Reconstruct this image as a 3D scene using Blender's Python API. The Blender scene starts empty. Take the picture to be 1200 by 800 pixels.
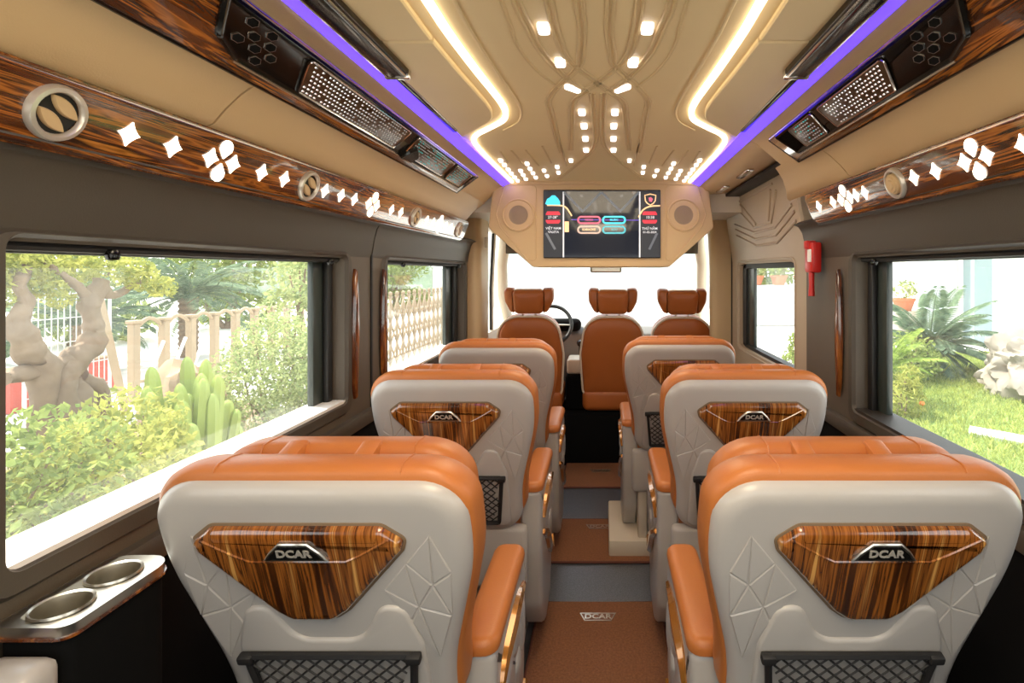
import bpy, bmesh, math, random
import numpy as np
from mathutils import Vector, Matrix, noise as mnoise

sc = bpy.context.scene
COL = sc.collection
PI = math.pi
H = 1.55                     # eye height above the cabin floor
XC = -.02                    # centre line of the cabin
GZ = -.70                    # ground level outside, below the cabin floor

# ------------------------------------------------------------ camera, sky, sun, exposure
cam = bpy.data.objects.new('camera', bpy.data.cameras.new('camera'))
COL.objects.link(cam)
cam.location = (0, 0, H)
cam.rotation_euler = (PI/2, 0, 0)
cam.data.sensor_width = 36
cam.data.lens = 36*620/1200
cam.data.shift_x = -108/1200
cam.data.shift_y = -82/1200
cam.data.clip_start = .02
cam.data.clip_end = 500
sc.camera = cam

sc.view_settings.view_transform = 'Standard'
sc.view_settings.look = 'None'
sc.view_settings.gamma = 1
sc.view_settings.use_curve_mapping = False
sc.view_settings.exposure = .55
sc.cycles.max_bounces = 8
sc.cycles.diffuse_bounces = 4
sc.cycles.glossy_bounces = 4
sc.cycles.transparent_max_bounces = 12
sc.cycles.sample_clamp_indirect = 6

w = bpy.data.worlds.new('sky'); sc.world = w; w.use_nodes = True
nt = w.node_tree; nt.nodes.clear()
wo = nt.nodes.new('ShaderNodeOutputWorld'); bg = nt.nodes.new('ShaderNodeBackground')
tc = nt.nodes.new('ShaderNodeTexCoord'); sx = nt.nodes.new('ShaderNodeSeparateXYZ'); rp = nt.nodes.new('ShaderNodeValToRGB')
nt.links.new(tc.outputs['Generated'], sx.inputs[0]); nt.links.new(sx.outputs['Z'], rp.inputs[0])
rp.color_ramp.elements[0].position = 0; rp.color_ramp.elements[0].color = (1, .985, .95, 1)
rp.color_ramp.elements[1].position = .9; rp.color_ramp.elements[1].color = (.72, .86, 1, 1)
nt.links.new(rp.outputs[0], bg.inputs[0]); bg.inputs[1].default_value = 2.4
nt.links.new(bg.outputs[0], wo.inputs[0])

def lamp(name, kind, loc, rot, energy, color, **kw):
    d = bpy.data.lights.new(name, kind); d.energy = energy; d.color = color
    for k, v in kw.items(): setattr(d, k, v)
    o = bpy.data.objects.new(name, d); COL.objects.link(o); o.location = loc; o.rotation_euler = rot
    return o
sun = lamp('sun', 'SUN', (-6, 2, 12), (0, 0, 0), 7.5, (1, .93, .8), angle=.012)
sun.rotation_euler = Vector((.42, -.16, -.9)).to_track_quat('-Z', 'Y').to_euler()
# soft fill lights added under the ceiling; no such lamps are visible there
lamp('rear_ceiling_fill', 'AREA', (XC, .05, 2.09), (0, 0, 0), 16, (1, .84, .60), shape='RECTANGLE', size=.55, size_y=1.0)
lamp('front_ceiling_fill', 'AREA', (XC, 2.35, 2.09), (0, 0, 0), 8, (1, .82, .55), shape='RECTANGLE', size=.5, size_y=1.3)

# ------------------------------------------------------------ helpers
def mat(name, color, rough=.5, metal=0, bump=0, bscale=200, coat=0, emit=None, estr=0, var=0, vscale=6, spec=.5, sheen=0):
    m = bpy.data.materials.new(name); m.use_nodes = True
    n = m.node_tree; p = n.nodes['Principled BSDF']
    p.inputs['Base Color'].default_value = (*color, 1); p.inputs['Roughness'].default_value = rough
    p.inputs['Metallic'].default_value = metal; p.inputs['Coat Weight'].default_value = coat
    p.inputs['Coat Roughness'].default_value = .04
    p.inputs['Specular IOR Level'].default_value = spec
    if emit:
        p.inputs['Emission Color'].default_value = (*emit, 1); p.inputs['Emission Strength'].default_value = estr
    if bump or var:
        t = n.nodes.new('ShaderNodeTexCoord')
    if bump:
        nz = n.nodes.new('ShaderNodeTexNoise'); nz.inputs['Scale'].default_value = bscale; nz.inputs['Detail'].default_value = 3
        b = n.nodes.new('ShaderNodeBump'); b.inputs['Strength'].default_value = bump; b.inputs['Distance'].default_value = .004
        n.links.new(t.outputs['Object'], nz.inputs[0]); n.links.new(nz.outputs[0], b.inputs['Height']); n.links.new(b.outputs[0], p.inputs['Normal'])
    if var:
        nv = n.nodes.new('ShaderNodeTexNoise'); nv.inputs['Scale'].default_value = vscale; nv.inputs['Detail'].default_value = 4
        mx = n.nodes.new('ShaderNodeMix'); mx.data_type = 'RGBA'
        mx.inputs[6].default_value = (*[c*(1-var) for c in color], 1); mx.inputs[7].default_value = (*[min(1, c*(1+var)) for c in color], 1)
        n.links.new(t.outputs['Object'], nv.inputs[0]); n.links.new(nv.outputs[0], mx.inputs[0]); n.links.new(mx.outputs[2], p.inputs['Base Color'])
    return m

def wood_mat(name, sx_, sy_, sz_, stops, dist=1.2, detail=5, rough=.18, skew=0):
    m = bpy.data.materials.new(name); m.use_nodes = True
    n = m.node_tree; p = n.nodes['Principled BSDF']
    t = n.nodes.new('ShaderNodeTexCoord'); mp = n.nodes.new('ShaderNodeMapping')
    mp.inputs['Scale'].default_value = (sx_, sy_, sz_); mp.inputs['Rotation'].default_value = (0, skew, 0)
    nz = n.nodes.new('ShaderNodeTexNoise'); nz.inputs['Scale'].default_value = 1; nz.inputs['Detail'].default_value = detail
    nz.inputs['Roughness'].default_value = .55; nz.inputs['Distortion'].default_value = dist
    r = n.nodes.new('ShaderNodeValToRGB'); e = r.color_ramp.elements
    while len(e) < len(stops): e.new(.5)
    for i, (ps, c) in enumerate(stops): e[i].position = ps; e[i].color = (*c, 1)
    n.links.new(t.outputs['Object'], mp.inputs[0]); n.links.new(mp.outputs[0], nz.inputs[0])
    n.links.new(nz.outputs[0], r.inputs[0]); n.links.new(r.outputs[0], p.inputs['Base Color'])
    p.inputs['Roughness'].default_value = rough; p.inputs['Coat Weight'].default_value = 1; p.inputs['Coat Roughness'].default_value = .03
    return m

M = {}
M['orange'] = mat('orange_leather', (.47, .152, .034), .42, bump=.12, bscale=260, var=.10, vscale=5)
M['orange_dark'] = mat('orange_leather_shaded', (.43, .115, .021), .42, bump=.12, bscale=260, var=.08)  # cab seats' backlit tone put into a darker copy of the orange leather
M['shell'] = mat('pearl_grey_shell', (.44, .41, .38), .34, bump=.03, bscale=500, coat=.15)
M['shell_trim'] = mat('grey_vinyl', (.42, .385, .35), .5, bump=.1, bscale=200)
M['net'] = mat('black_elastic', (.012, .011, .011), .6)
M['chrome'] = mat('chrome', (.75, .73, .70), .16, metal=1)
M['steel'] = mat('brushed_steel', (.62, .58, .50), .28, metal=1)
M['gold'] = mat('gold_lacquer', (.42, .17, .03), .2, metal=.5, coat=1)
M['beige'] = mat('beige_leather', (.58, .405, .215), .5, bump=.08, bscale=300, var=.05, vscale=3)
M['ceil'] = mat('cream_ceiling_leather', (.74, .575, .325), .5, bump=.06, bscale=300, var=.05, vscale=3)
M['ceil_rib'] = mat('groove_shade_tan', (.64, .475, .255), .55)  # shade of the ceiling grooves put into a darker rib colour
M['seam'] = mat('seam_shadow_line', (.17, .11, .06), .7)
M['taupe'] = mat('taupe_vinyl', (.095, .076, .055), .5, bump=.1, bscale=260, var=.08)
M['taupe_dark'] = mat('dark_taupe_vinyl', (.030, .023, .017), .5, bump=.1, bscale=260)
M['taupe_mid'] = mat('mid_taupe_vinyl', (.17, .14, .10), .5, bump=.1, bscale=260, var=.08)
M['taupe_near'] = mat('deep_taupe_vinyl', (.060, .049, .036), .5, bump=.1, bscale=260, var=.08)
M['door'] = mat('door_leather', (.40, .315, .22), .48, bump=.07, bscale=300, var=.05)
M['black'] = mat('black_rubber', (.012, .012, .012), .55)
M['carcass'] = mat('black_carpet_side', (.004, .004, .004), .95, spec=.12)
M['gloss'] = mat('piano_black', (.006, .0055, .005), .14, spec=.35)
M['green_grey'] = mat('dark_window_film', (.035, .045, .04), .3)
M['red'] = mat('red_plastic', (.55, .016, .012), .35)
M['white'] = mat('white_plastic', (.8, .78, .74), .4)
M['led'] = mat('led_warm_white', (1, .9, .75), .5, emit=(1, .86, .60), estr=3.6)
M['led_cool'] = mat('led_tile', (1, .97, .95), .5, emit=(1, .93, .92), estr=1.8)
M['diamond'] = mat('backlit_acrylic', (1, .95, .85), .3, emit=(1, .9, .72), estr=2.2)
M['purple'] = mat('purple_led', (.2, .1, .9), .5, emit=(.062, .028, .95), estr=2.1)
M['piping'] = mat('cream_piping', (.75, .62, .48), .45)
M['cream'] = mat('cream_plastic', (.62, .54, .43), .45)
W_DARK = (.030, .0085, .003); W_MID = (.15, .045, .010); W_OR = (.36, .125, .022); W_YEL = (.66, .33, .085)
M['wood_strip'] = wood_mat('zebrano_strip', 10, 2.0, 42, [(.33, W_DARK), (.42, (.11, .028, .005)), (.46, W_DARK), (.52, (.42, .14, .022)), (.56, (.13, .035, .007)), (.62, W_DARK), (.68, (.5, .19, .03))], dist=1.1, detail=4)
M['wood_seat'] = wood_mat('tiger_eye_inlay', 48, 1.5, 1.6, [(.34, W_DARK), (.42, (.10, .028, .005)), (.47, (.34, .11, .018)), (.51, (.09, .024, .005)), (.56, W_OR), (.60, (.14, .04, .008)), (.66, W_YEL)], dist=.25, detail=3, skew=.05)
M['wood_handle'] = wood_mat('reddish_lacquer', 30, 30, 4, [(.3, W_DARK), (.5, (.12, .03, .008)), (.7, W_OR)])

class MB:
    def __init__(self): self.v = []; self.f = []
    def add(self, vs, fs):
        b = len(self.v); self.v += [tuple(p) for p in vs]; self.f += [tuple(b+i for i in f) for f in fs]; return self
    def box(self, x0, x1, y0, y1, z0, z1):
        return self.add([(x, y, z) for z in (z0, z1) for y in (y0, y1) for x in (x0, x1)],
                        [(0, 2, 3, 1), (4, 5, 7, 6), (0, 1, 5, 4), (2, 6, 7, 3), (0, 4, 6, 2), (1, 3, 7, 5)])
    def rbox(self, x0, x1, y0, y1, z0, z1, r=.01, seg=2, F=None):
        bm = bmesh.new(); bmesh.ops.create_cube(bm, size=1)
        for v in bm.verts: v.co = ((x0+x1)/2+v.co.x*(x1-x0), (y0+y1)/2+v.co.y*(y1-y0), (z0+z1)/2+v.co.z*(z1-z0))
        r = min(r, .49*min(x1-x0, y1-y0, z1-z0))
        bmesh.ops.bevel(bm, geom=bm.edges[:], offset=r, segments=seg, affect='EDGES', profile=.5)
        bm.verts.index_update()
        self.add([F(*v.co) if F else v.co[:] for v in bm.verts], [[v.index for v in f.verts] for f in bm.faces]); bm.free()
        return self
    def rings(self, rings, cap0=True, cap1=True):
        n = len(rings[0]); b = len(self.v)
        for r in rings: self.v += [tuple(p) for p in r]
        for k in range(len(rings)-1):
            for i in range(n):
                j = (i+1) % n
                self.f.append((b+k*n+i, b+k*n+j, b+(k+1)*n+j, b+(k+1)*n+i))
        if cap0: self.f.append(tuple(b+i for i in reversed(range(n))))
        if cap1: self.f.append(tuple(b+(len(rings)-1)*n+i for i in range(n)))
        return self
    def tube(self, pts, r, n=8, closed=False, flat=1.0, up=None):
        pts = [Vector(p) for p in pts]; k = len(pts); rs = []
        rr = r if isinstance(r, (list, tuple)) else [r]*k
        prev = None
        for i, p in enumerate(pts):
            a = pts[i-1] if (i > 0 or closed) else p; c = pts[(i+1) % k] if (i < k-1 or closed) else p
            t = (c-a).normalized()
            if up is not None: s = t.cross(Vector(up)).normalized()
            else:
                if prev is None:
                    s = t.cross(Vector((0, 0, 1)) if abs(t.z) < .9 else Vector((1, 0, 0))).normalized()
                else:
                    s = (prev - t*prev.dot(t)).normalized()
                prev = s
            q = s.cross(t)
            rs.append([p+s*rr[i]*math.cos(2*PI*j/n)+q*rr[i]*flat*math.sin(2*PI*j/n) for j in range(n)])
        if closed: rs.append(rs[0])
        return self.rings(rs, not closed, not closed)
    def lathe(self, prof, n=24, F=None, c0=True, c1=True):      # prof of (radius, height) about the w axis of F
        F = F or (lambda u, v, w: (u, v, w))
        return self.rings([[F(r*math.cos(2*PI*j/n), r*math.sin(2*PI*j/n), h) for j in range(n)] for r, h in prof], c0, c1)
    def puff(self, outline, prof, F):          # prof of (inset, w) or ('s', factor, w)
        o = ccw(outline); rs = []; last = o
        cx = sum(p[0] for p in o)/len(o); cy = sum(p[1] for p in o)/len(o)
        for e in prof:
            if e[0] == 's':
                q = [(cx+(p[0]-cx)*e[1], cy+(p[1]-cy)*e[1]) for p in last]; w_ = e[2]
            else:
                q = offset(o, e[0]); last = q; w_ = e[1]
            rs.append([F(a, b, w_) for a, b in q])
        return self.rings(rs)
    def plate(self, outline, w0, w1, F, bev=0):
        if bev: return self.puff(outline, [(0, w0), (0, w1-bev), (bev*.3, w1-bev*.3), (bev, w1)], F)
        return self.puff(outline, [(0, w0), (0, w1)], F)

def ccw(o):
    a = sum(o[i-1][0]*o[i][1]-o[i][0]*o[i-1][1] for i in range(len(o)))
    return list(o) if a > 0 else list(reversed(o))
def offset(o, d):                              # inset a CCW outline by d
    if abs(d) < 1e-9: return list(o)
    out = []; n = len(o)
    for i in range(n):
        a, b, c = o[i-1], o[i], o[(i+1) % n]
        e1 = (b[0]-a[0], b[1]-a[1]); e2 = (c[0]-b[0], c[1]-b[1])
        l1 = math.hypot(*e1) or 1e-9; l2 = math.hypot(*e2) or 1e-9
        n1 = (-e1[1]/l1, e1[0]/l1); n2 = (-e2[1]/l2, e2[0]/l2)
        m = (n1[0]+n2[0], n1[1]+n2[1]); k = max(.35, 1+n1[0]*n2[0]+n1[1]*n2[1])
        out.append((b[0]+m[0]*d/k, b[1]+m[1]*d/k))
    return out
def roundpoly(pts, r, seg=6):                  # r: one radius or one per corner
    out = []; n = len(pts)
    for i in range(n):
        a, b, c = Vector(pts[i-1]), Vector(pts[i]), Vector(pts[(i+1) % n])
        rr = r[i] if isinstance(r, (list, tuple)) else r
        if rr <= 0: out.append(tuple(b)); continue
        d1 = (a-b).normalized(); d2 = (c-b).normalized(); an = d1.angle(d2)
        t = min(rr/math.tan(an/2), .48*(a-b).length, .48*(c-b).length); q = t*math.tan(an/2)
        ce = b+(d1+d2).normalized()*(q/math.sin(an/2))
        p0 = b+d1*t-ce; p1 = b+d2*t-ce; tot = p0.angle(p1)
        sg = 1 if p0.x*p1.y-p0.y*p1.x > 0 else -1; a0 = math.atan2(p0.y, p0.x)
        for k in range(seg+1):
            an2 = a0+sg*tot*k/seg; out.append((ce.x+q*math.cos(an2), ce.y+q*math.sin(an2)))
    return out
def smooth_path(pts, n=8, closed=False):       # Catmull-Rom
    P = [Vector(p) for p in pts]; out = []; k = len(P)
    for i in range(k if closed else k-1):
        p0 = P[(i-1) % k] if closed or i > 0 else P[0]; p1 = P[i]; p2 = P[(i+1) % k]; p3 = P[(i+2) % k] if closed or i < k-2 else P[-1]
        for j in range(n):
            t = j/n
            out.append(.5*((2*p1)+(p2-p0)*t+(2*p0-5*p1+4*p2-p3)*t*t+(3*p1-p0-3*p2+p3)*t**3))
    if not closed: out.append(P[-1])
    return out

def mesh_of(name, mb, m, angle=38, fix=True):
    me = bpy.data.meshes.new(name); me.from_pydata(mb.v, [], mb.f)
    if fix:
        bm = bmesh.new(); bm.from_mesh(me); bmesh.ops.recalc_face_normals(bm, faces=bm.faces[:]); bm.to_mesh(me); bm.free()
    me.materials.append(m)
    if angle:
        me.shade_smooth(); me.set_sharp_from_angle(angle=math.radians(angle))
    return me
def link(name, data, parent=None, label=None):
    o = bpy.data.objects.new(name, data); COL.objects.link(o)
    if parent is not None: o.parent = parent
    if label: o['label'] = label
    return o
def obj(name, mb, m, parent=None, label=None, angle=38, fix=True):
    return link(name, mesh_of(name, mb, m, angle, fix), parent, label)
def tag(o, label, cat, group=None):
    o['label'] = label; o['category'] = cat
    if group: o['group'] = group
    return o
def thing(name, label, cat, loc=(0, 0, 0), rz=0, group=None):
    o = bpy.data.objects.new(name, None); COL.objects.link(o); o.empty_display_size = .1
    o.location = loc; o.rotation_euler = (0, 0, rz)
    return tag(o, label, cat, group)
def struct(o): o['kind'] = 'structure'; return o
def stuff(o): o['kind'] = 'stuff'; return o
def dup(root, name=None, label=None, loc=None, rz=None):
    def cp(o, par):
        c = o.copy(); COL.objects.link(c)
        if par is not None: c.parent = par
        for ch in kids.get(o.name, []): cp(ch, c)
        return c
    kids = {}
    def walk(o):
        kids[o.name] = list(o.children)
        for ch in o.children: walk(ch)
    walk(root)
    r = cp(root, None)
    if label: r['label'] = label
    if loc is not None: r.location = loc
    if rz is not None: r.rotation_euler = (0, 0, rz)
    return r
def text_mesh(name, s, size, m, F, extrude=.001, parent=None, bold=0, squash=1, label=None):
    cu = bpy.data.curves.new(name, 'FONT'); cu.body = s; cu.size = size; cu.align_x = 'CENTER'; cu.align_y = 'CENTER'
    cu.extrude = extrude; cu.offset = bold; cu.resolution_u = 3
    o = bpy.data.objects.new(name, cu); COL.objects.link(o)
    dg = bpy.context.evaluated_depsgraph_get(); me = bpy.data.meshes.new_from_object(o.evaluated_get(dg))
    bpy.data.objects.remove(o); bpy.data.curves.remove(cu)
    for v in me.vertices: v.co = F(v.co.x*squash, v.co.y, v.co.z)
    me.materials.clear(); me.materials.append(m); me.name = name
    return link(name, me, parent, label)
def ordinal(i): return ['first', 'second', 'third', 'fourth', 'fifth', 'sixth', 'seventh', 'eighth'][i]

# ------------------------------------------------------------ the cabin shell
def X(s, h): return XC+s*h
def FY(s):                                     # (half width, height, along Y)
    return lambda u, v, w_: (X(s, u), w_, v)
def prof(mb, s, pts, y0, y1, thick=.02):
    """a lining sheet with thickness whose inner face runs through pts (half width, height)"""
    back = [(h+thick, z+thick*.5) for h, z in reversed(pts)]
    return mb.puff(list(pts)+back, [(0, y0), (0, y1)], FY(s))
def slab(s, h0, h1, y0, y1, z0, z1): return (min(X(s, h0), X(s, h1)), max(X(s, h0), X(s, h1)), y0, y1, z0, z1)

R0, R1 = -.62, 3.75                            # rear wall, B pillar
fl = struct(obj('floor', MB().box(-1.1, 1.06, R0, 4.25, -.12, 0), mat('dark_rubber_floor', (.05, .05, .055), .5, bump=.3, bscale=900), angle=0))
fs = MB().box(-.29, .27, 2.40, 2.86, 0, .004).box(-.29, .27, 3.22, 3.82, 0, .004)
M['floor_rib'] = mat('pebbled_aluminium_floor', (.20, .215, .245), .30, metal=.65, bump=.6, bscale=170, var=.5, vscale=170)
obj('floor_runner', fs, M['floor_rib'], fl, angle=0)
struct(obj('trim_1', MB().rbox(-1.05, 1.0, 4.24, 5.7, -.1, .40, .02), M['carcass']))['label'] = 'black raised platform under the cab seats'

SILL = {-1: 1.065, 1: 1.040}
WTOP = 1.605
WIN = {-1: [(-.45, .62), (.855, 1.975), (2.35, 3.66)], 1: [(-.45, .62), (.855, 1.955)]}
WEND = {-1: R1, 1: 2.43}
walls = {}
for s, nm in ((-1, 'wall_left'), (1, 'wall_right')):
    mb = MB(); e = WEND[s]
    mb.box(*slab(s, .95, 1.05, R0, e, -.1, SILL[s]))
    mb.box(*slab(s, .95, 1.05, R0, e, WTOP, 1.78))
    y = R0
    for a, b in WIN[s]+[(e, e)]:
        if a > y: mb.box(*slab(s, .95, 1.05, y, a, SILL[s], WTOP))
        y = b
    wl = walls[s] = struct(obj(nm, mb, M['taupe'], angle=0))
    # soft header under the wood strip
    segs = [(R0, 2.195), (2.205, R1)] if s < 0 else [(R0, 2.42)]
    for a, b in segs:
        hd = MB(); pr = [(.952, 1.60), (.945, 1.625), (.936, 1.68), (.925, 1.725), (.908, 1.752), (.885, 1.762)]
        prof(hd, s, pr, a, b, .03); obj('header_panel', hd, M['taupe_near'], wl)
    # beige leather band between wood strip and console, in upholstered panels
    bands = [(R0, 1.178), (1.184, 3.36)] if s < 0 else [(R0, 1.80), (1.806, 2.16)]
    for a, b in bands:
        bm_ = MB(); b_ = b
        prof(bm_, s, [(.868, 1.872), (.852, 1.880), (.825, 1.912), (.79, 1.945), (.757, 1.968), (.735, 1.982)], a, b, .03)
        if s > 0 and b > 2: bm_.v = [(x, y if y < 2 else 2.42-(z-1.872)*1.9, z) for x, y, z in bm_.v]
        obj('leather_panel', bm_, M['beige'], wl)
    bm_ = MB(); prof(bm_, s, [(.91, 1.74), (.875, 1.87)], R0, 3.36 if s < 0 else 2.2, .03); obj('strip_backing', bm_, M['taupe_dark'], wl)
    ce = 3.36
    bm_ = MB(); prof(bm_, s, [(.77, 1.962), (.655, 2.06), (.640, 2.072), (.610, 2.086)], R0, ce if s < 0 else 2.16, .03); obj('leather_panel', bm_, M['beige'], wl)
    if s > 0:                                  # header over the sliding door
        bm_ = MB(); prof(bm_, s, [(.86, 2.075), (.80, 2.052), (.70, 2.045), (.650, 2.058), (.640, 2.070), (.610, 2.086)], 2.16, 3.40, .03)
        obj('leather_panel', bm_, M['beige'], wl)
        tk = MB(); tk.rbox(X(1, .80), X(1, .93), 2.2, 3.75, 2.03, 2.048, .004); obj('door_track', tk, M['black'], wl)
        for yy in (2.55, 3.05):
            tk = MB(); tk.rbox(X(1, .71), X(1, .745), yy, yy+.22, 2.034, 2.048, .004); obj('track_bracket', tk, M['chrome'], wl)
    if s < 0:
        obj('panel_seam', MB().box(X(s, .9505), X(s, .944), 2.193, 2.207, .93, 1.62), M['black'], wl, angle=0)
    # lower lining: ledge and dark foot wall
    lw = MB(); prof(lw, s, [(.95, .02), (.935, .06), (.93, .55), (.94, .90), (.95, .955)], R0, e, .02); obj('lower_panel', lw, M['carcass'], wl)
    lg = MB(); lg.puff([(.952, .925), (.952, .99), (.935, .985), (.925, .965), (.930, .935)], [(0, R0), (0, e)], FY(s)); obj('belt_ledge', lg, M['taupe_near'], wl)
    # surround of every window
    for a, b in WIN[s]:
        fr = MB(); z0, z1 = SILL[s], WTOP; wd = .045
        F = lambda u, v, w_, s=s: (X(s, .95-w_), u, v)
        out = roundpoly([(a-wd, z0-.05), (b+wd, z0-.05), (b+wd, z1+.02), (a-wd, z1+.02)], .05, 5)
        inn = roundpoly([(a, z0), (b, z0), (b, z1), (a, z1)], .02, 5)
        c_o = [F(p[0], p[1], 0) for p in ccw(out)]; c_m = [F(p[0], p[1], .012) for p in offset(ccw(out), .010)]
        c_n = [F(p[0], p[1], .012) for p in offset(ccw(inn), -.008)]; c_i = [F(p[0], p[1], -.002) for p in ccw(inn)]
        fr.rings([c_o, c_m, c_n, c_i], False, False)
        obj('window_surround', fr, M['taupe_near'], wl, fix=False)

# side windows: black rim, tinted pane, side film and blind rail
def glass_mat():
    m = bpy.data.materials.new('window_glass'); m.use_nodes = True; n = m.node_tree; n.nodes.clear()
    o = n.nodes.new('ShaderNodeOutputMaterial'); mx = n.nodes.new('ShaderNodeMixShader'); t = n.nodes.new('ShaderNodeBsdfTransparent')
    g = n.nodes.new('ShaderNodeBsdfGlossy'); g.inputs['Roughness'].default_value = .02; lw_ = n.nodes.new('ShaderNodeLayerWeight'); lw_.inputs[0].default_value = .5; pw = n.nodes.new('ShaderNodeMath'); pw.operation = 'POWER'; pw.inputs[1].default_value = 4; n.links.new(lw_.outputs['Facing'], pw.inputs[0])
    f = n.nodes.new('ShaderNodeMath'); f.operation = 'MULTIPLY_ADD'; f.inputs[1].default_value = .45; f.inputs[2].default_value = .03; n.links.new(pw.outputs[0], f.inputs[0])
    t.inputs[0].default_value = (.97, .98, .97, 1)
    n.links.new(f.outputs[0], mx.inputs[0])
    du = n.nodes.new('ShaderNodeMixShader'); du.inputs[0].default_value = .018; tl = n.nodes.new('ShaderNodeBsdfTranslucent'); tl.inputs[0].default_value = (.9, .9, .87, 1)   # pale veil mixed in to imitate glare haze over the view
    n.links.new(t.outputs[0], du.inputs[1]); n.links.new(tl.outputs[0], du.inputs[2]); n.links.new(du.outputs[0], mx.inputs[1]); n.links.new(g.outputs[0], mx.inputs[2]); n.links.new(mx.outputs[0], o.inputs[0])
    return m
M['glass'] = glass_mat()
wn = 0
for s in (-1, 1):
    for a, b in WIN[s]:
        wn += 1; z0, z1 = SILL[s], WTOP
        rim = MB(); t_ = .014
        for bx in ((a, b, z0-.004, z0+.003), (a, b, z1-.022, z1), (a, a+t_, z0, z1), (b-t_, b, z0, z1)):
            rim.box(*slab(s, 1.0, 1.05, bx[0], bx[1], bx[2], bx[3]))
        wi = struct(obj('window_%d' % wn, rim, M['black'], angle=0))
        obj('window_pane', MB().box(*slab(s, 1.040, 1.044, a, b, z0, z1)), M['glass'], wi, angle=0)
        obj('window_sill', MB().box(*slab(s, .945, 1.05, a, b, z0-.004, z0+.006)), M['white'] if s < 0 else M['taupe_dark'], wi, angle=0)  # skylight on the left sill is put into its white colour
        if b > 1:
            fw = .085 if b < 3 else .20
            obj('side_film', MB().rbox(*slab(s, 1.012, 1.036, b-fw-.012, b-.012, z0, z1-.02), r=.006), M['green_grey'], wi)
            obj('side_film', MB().rbox(*slab(s, .990, 1.012, b-fw*.45, b-.004, z0, z1-.02), r=.006), M['black'], wi)
        obj('blind_rail', MB().tube([(X(s, .972), a+.01, z1-.012), (X(s, .972), b-.01, z1-.012)], .009, 8), M['black'], wi)
        for q in ((.18, .93) if s < 0 else (.12, .90)):
            kb = MB(); y = a+(b-a)*q; kb.lathe([(.0, -.012), (.010, -.010), (.013, 0), (.010, .010), (0, .012)], 10, lambda u, v, w_, y=y: (X(s, .962)+u, y+v, z1-.022+w_))
            obj('rail_knob', kb, M['gloss'], wi)

# rear wall with its big door glass
rw = MB()
rw.box(-1.1, 1.06, R0-.06, R0, -.1, 1.0); rw.box(-1.1, 1.06, R0-.06, R0, 1.75, 2.3)
for a, b in ((-1.1, -.80), (-.05, .01), (.76, 1.06)): rw.box(a, b, R0-.06, R0, 1.0, 1.75)
struct(obj('wall_rear', rw, M['taupe'], angle=0))
wr = struct(obj('window_6', MB().box(-.80, .76, R0-.05, R0-.03, .98, 1.0), M['black'], angle=0))
obj('window_pane', MB().box(-.80, .76, R0-.045, R0-.041, 1.0, 1.75), M['glass'], wr, angle=0)

# outer body skin: keeps daylight to the windows
sk = MB()
sk.box(-1.13, 1.09, R0-.06, 4.7, 2.20, 2.26)
for s in (-1, 1):
    sk.puff([(1.05, 1.62), (1.07, 1.62), (.95, 2.25), (.90, 2.25)], [(0, R0-.06), (0, 4.6)], FY(s))
    sk.box(*slab(s, 1.05, 1.07, R0-.06, 5.7, -.45, 1.0))
struct(obj('roof', sk, M['white'], angle=0))

# ------------------------------------------------------------ ceiling
ZC = 2.106
ce = struct(obj('ceiling', MB().box(X(-1, .60), X(1, .60), R0, 3.36, ZC+.006, ZC+.05), M['ceil'], angle=0))
LP = [(-.342, R0), (-.342, .5), (-.344, 1.084), (-.344, 1.24), (-.336, 1.45), (-.326, 1.62), (-.320, 1.75), (-.325, 1.85), (-.352, 1.95), (-.42, 2.05), (-.494, 2.15), (-.532, 2.24), (-.546, 2.36), (-.552, 2.6), (-.552, 3.29)]
LPs = [(p.x, p.y) for p in smooth_path([(a, b, 0) for a, b in LP], 6)]
def shift_path(pts, d):
    out = []
    for i, p in enumerate(pts):
        a = pts[max(0, i-1)]; c = pts[min(len(pts)-1, i+1)]; t = (c[0]-a[0], c[1]-a[1]); l = math.hypot(*t)
        out.append((p[0]+t[1]/l*d, p[1]-t[0]/l*d))
    return out
FC = lambda s, z=ZC: (lambda u, v, w_: (XC-s*u, v, z-w_))      # u is negative towards the left, mirrored by s
for s in (-1, 1):
    F = (lambda s: (lambda u, v, w_: (X(-s, u) if s > 0 else X(1, u), v, ZC-w_)))(s)
    # outer panels between LED line and vents, with their cross seams
    op = [p for p in shift_path(LPs, -.046)]
    for y0, y1 in ((R0, 1.262), (1.270, 2.14)):
        edge = [p for p in op if y0 < p[1] < y1 and p[0] > -.50]
        if y0 > 1:
            edge = [p for p in op if y0 <= p[1] <= 2.13 and p[0] > -.535]
            poly = [(-.562, y0), (edge[0][0], y0)]+edge+[(-.562, edge[-1][1]+.05)]
        else:
            poly = [(-.562, y0), (edge[0][0], y0)]+edge+[(edge[-1][0], y1), (-.562, y1)]
        pm = MB(); pm.puff(poly, [(0, -.006), (0, .003), (.004, .007)], F); obj('outer_panel', pm, M['ceil'], ce)
    # raised border of the central panel
    ip = shift_path(LPs, .055)
    ib = MB().tube([F(p[0], p[1], .000) for p in ip if p[1] < 2.10], .0045, 6, flat=.6); obj('border_bead', ib, M['ceil'], ce)
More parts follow.
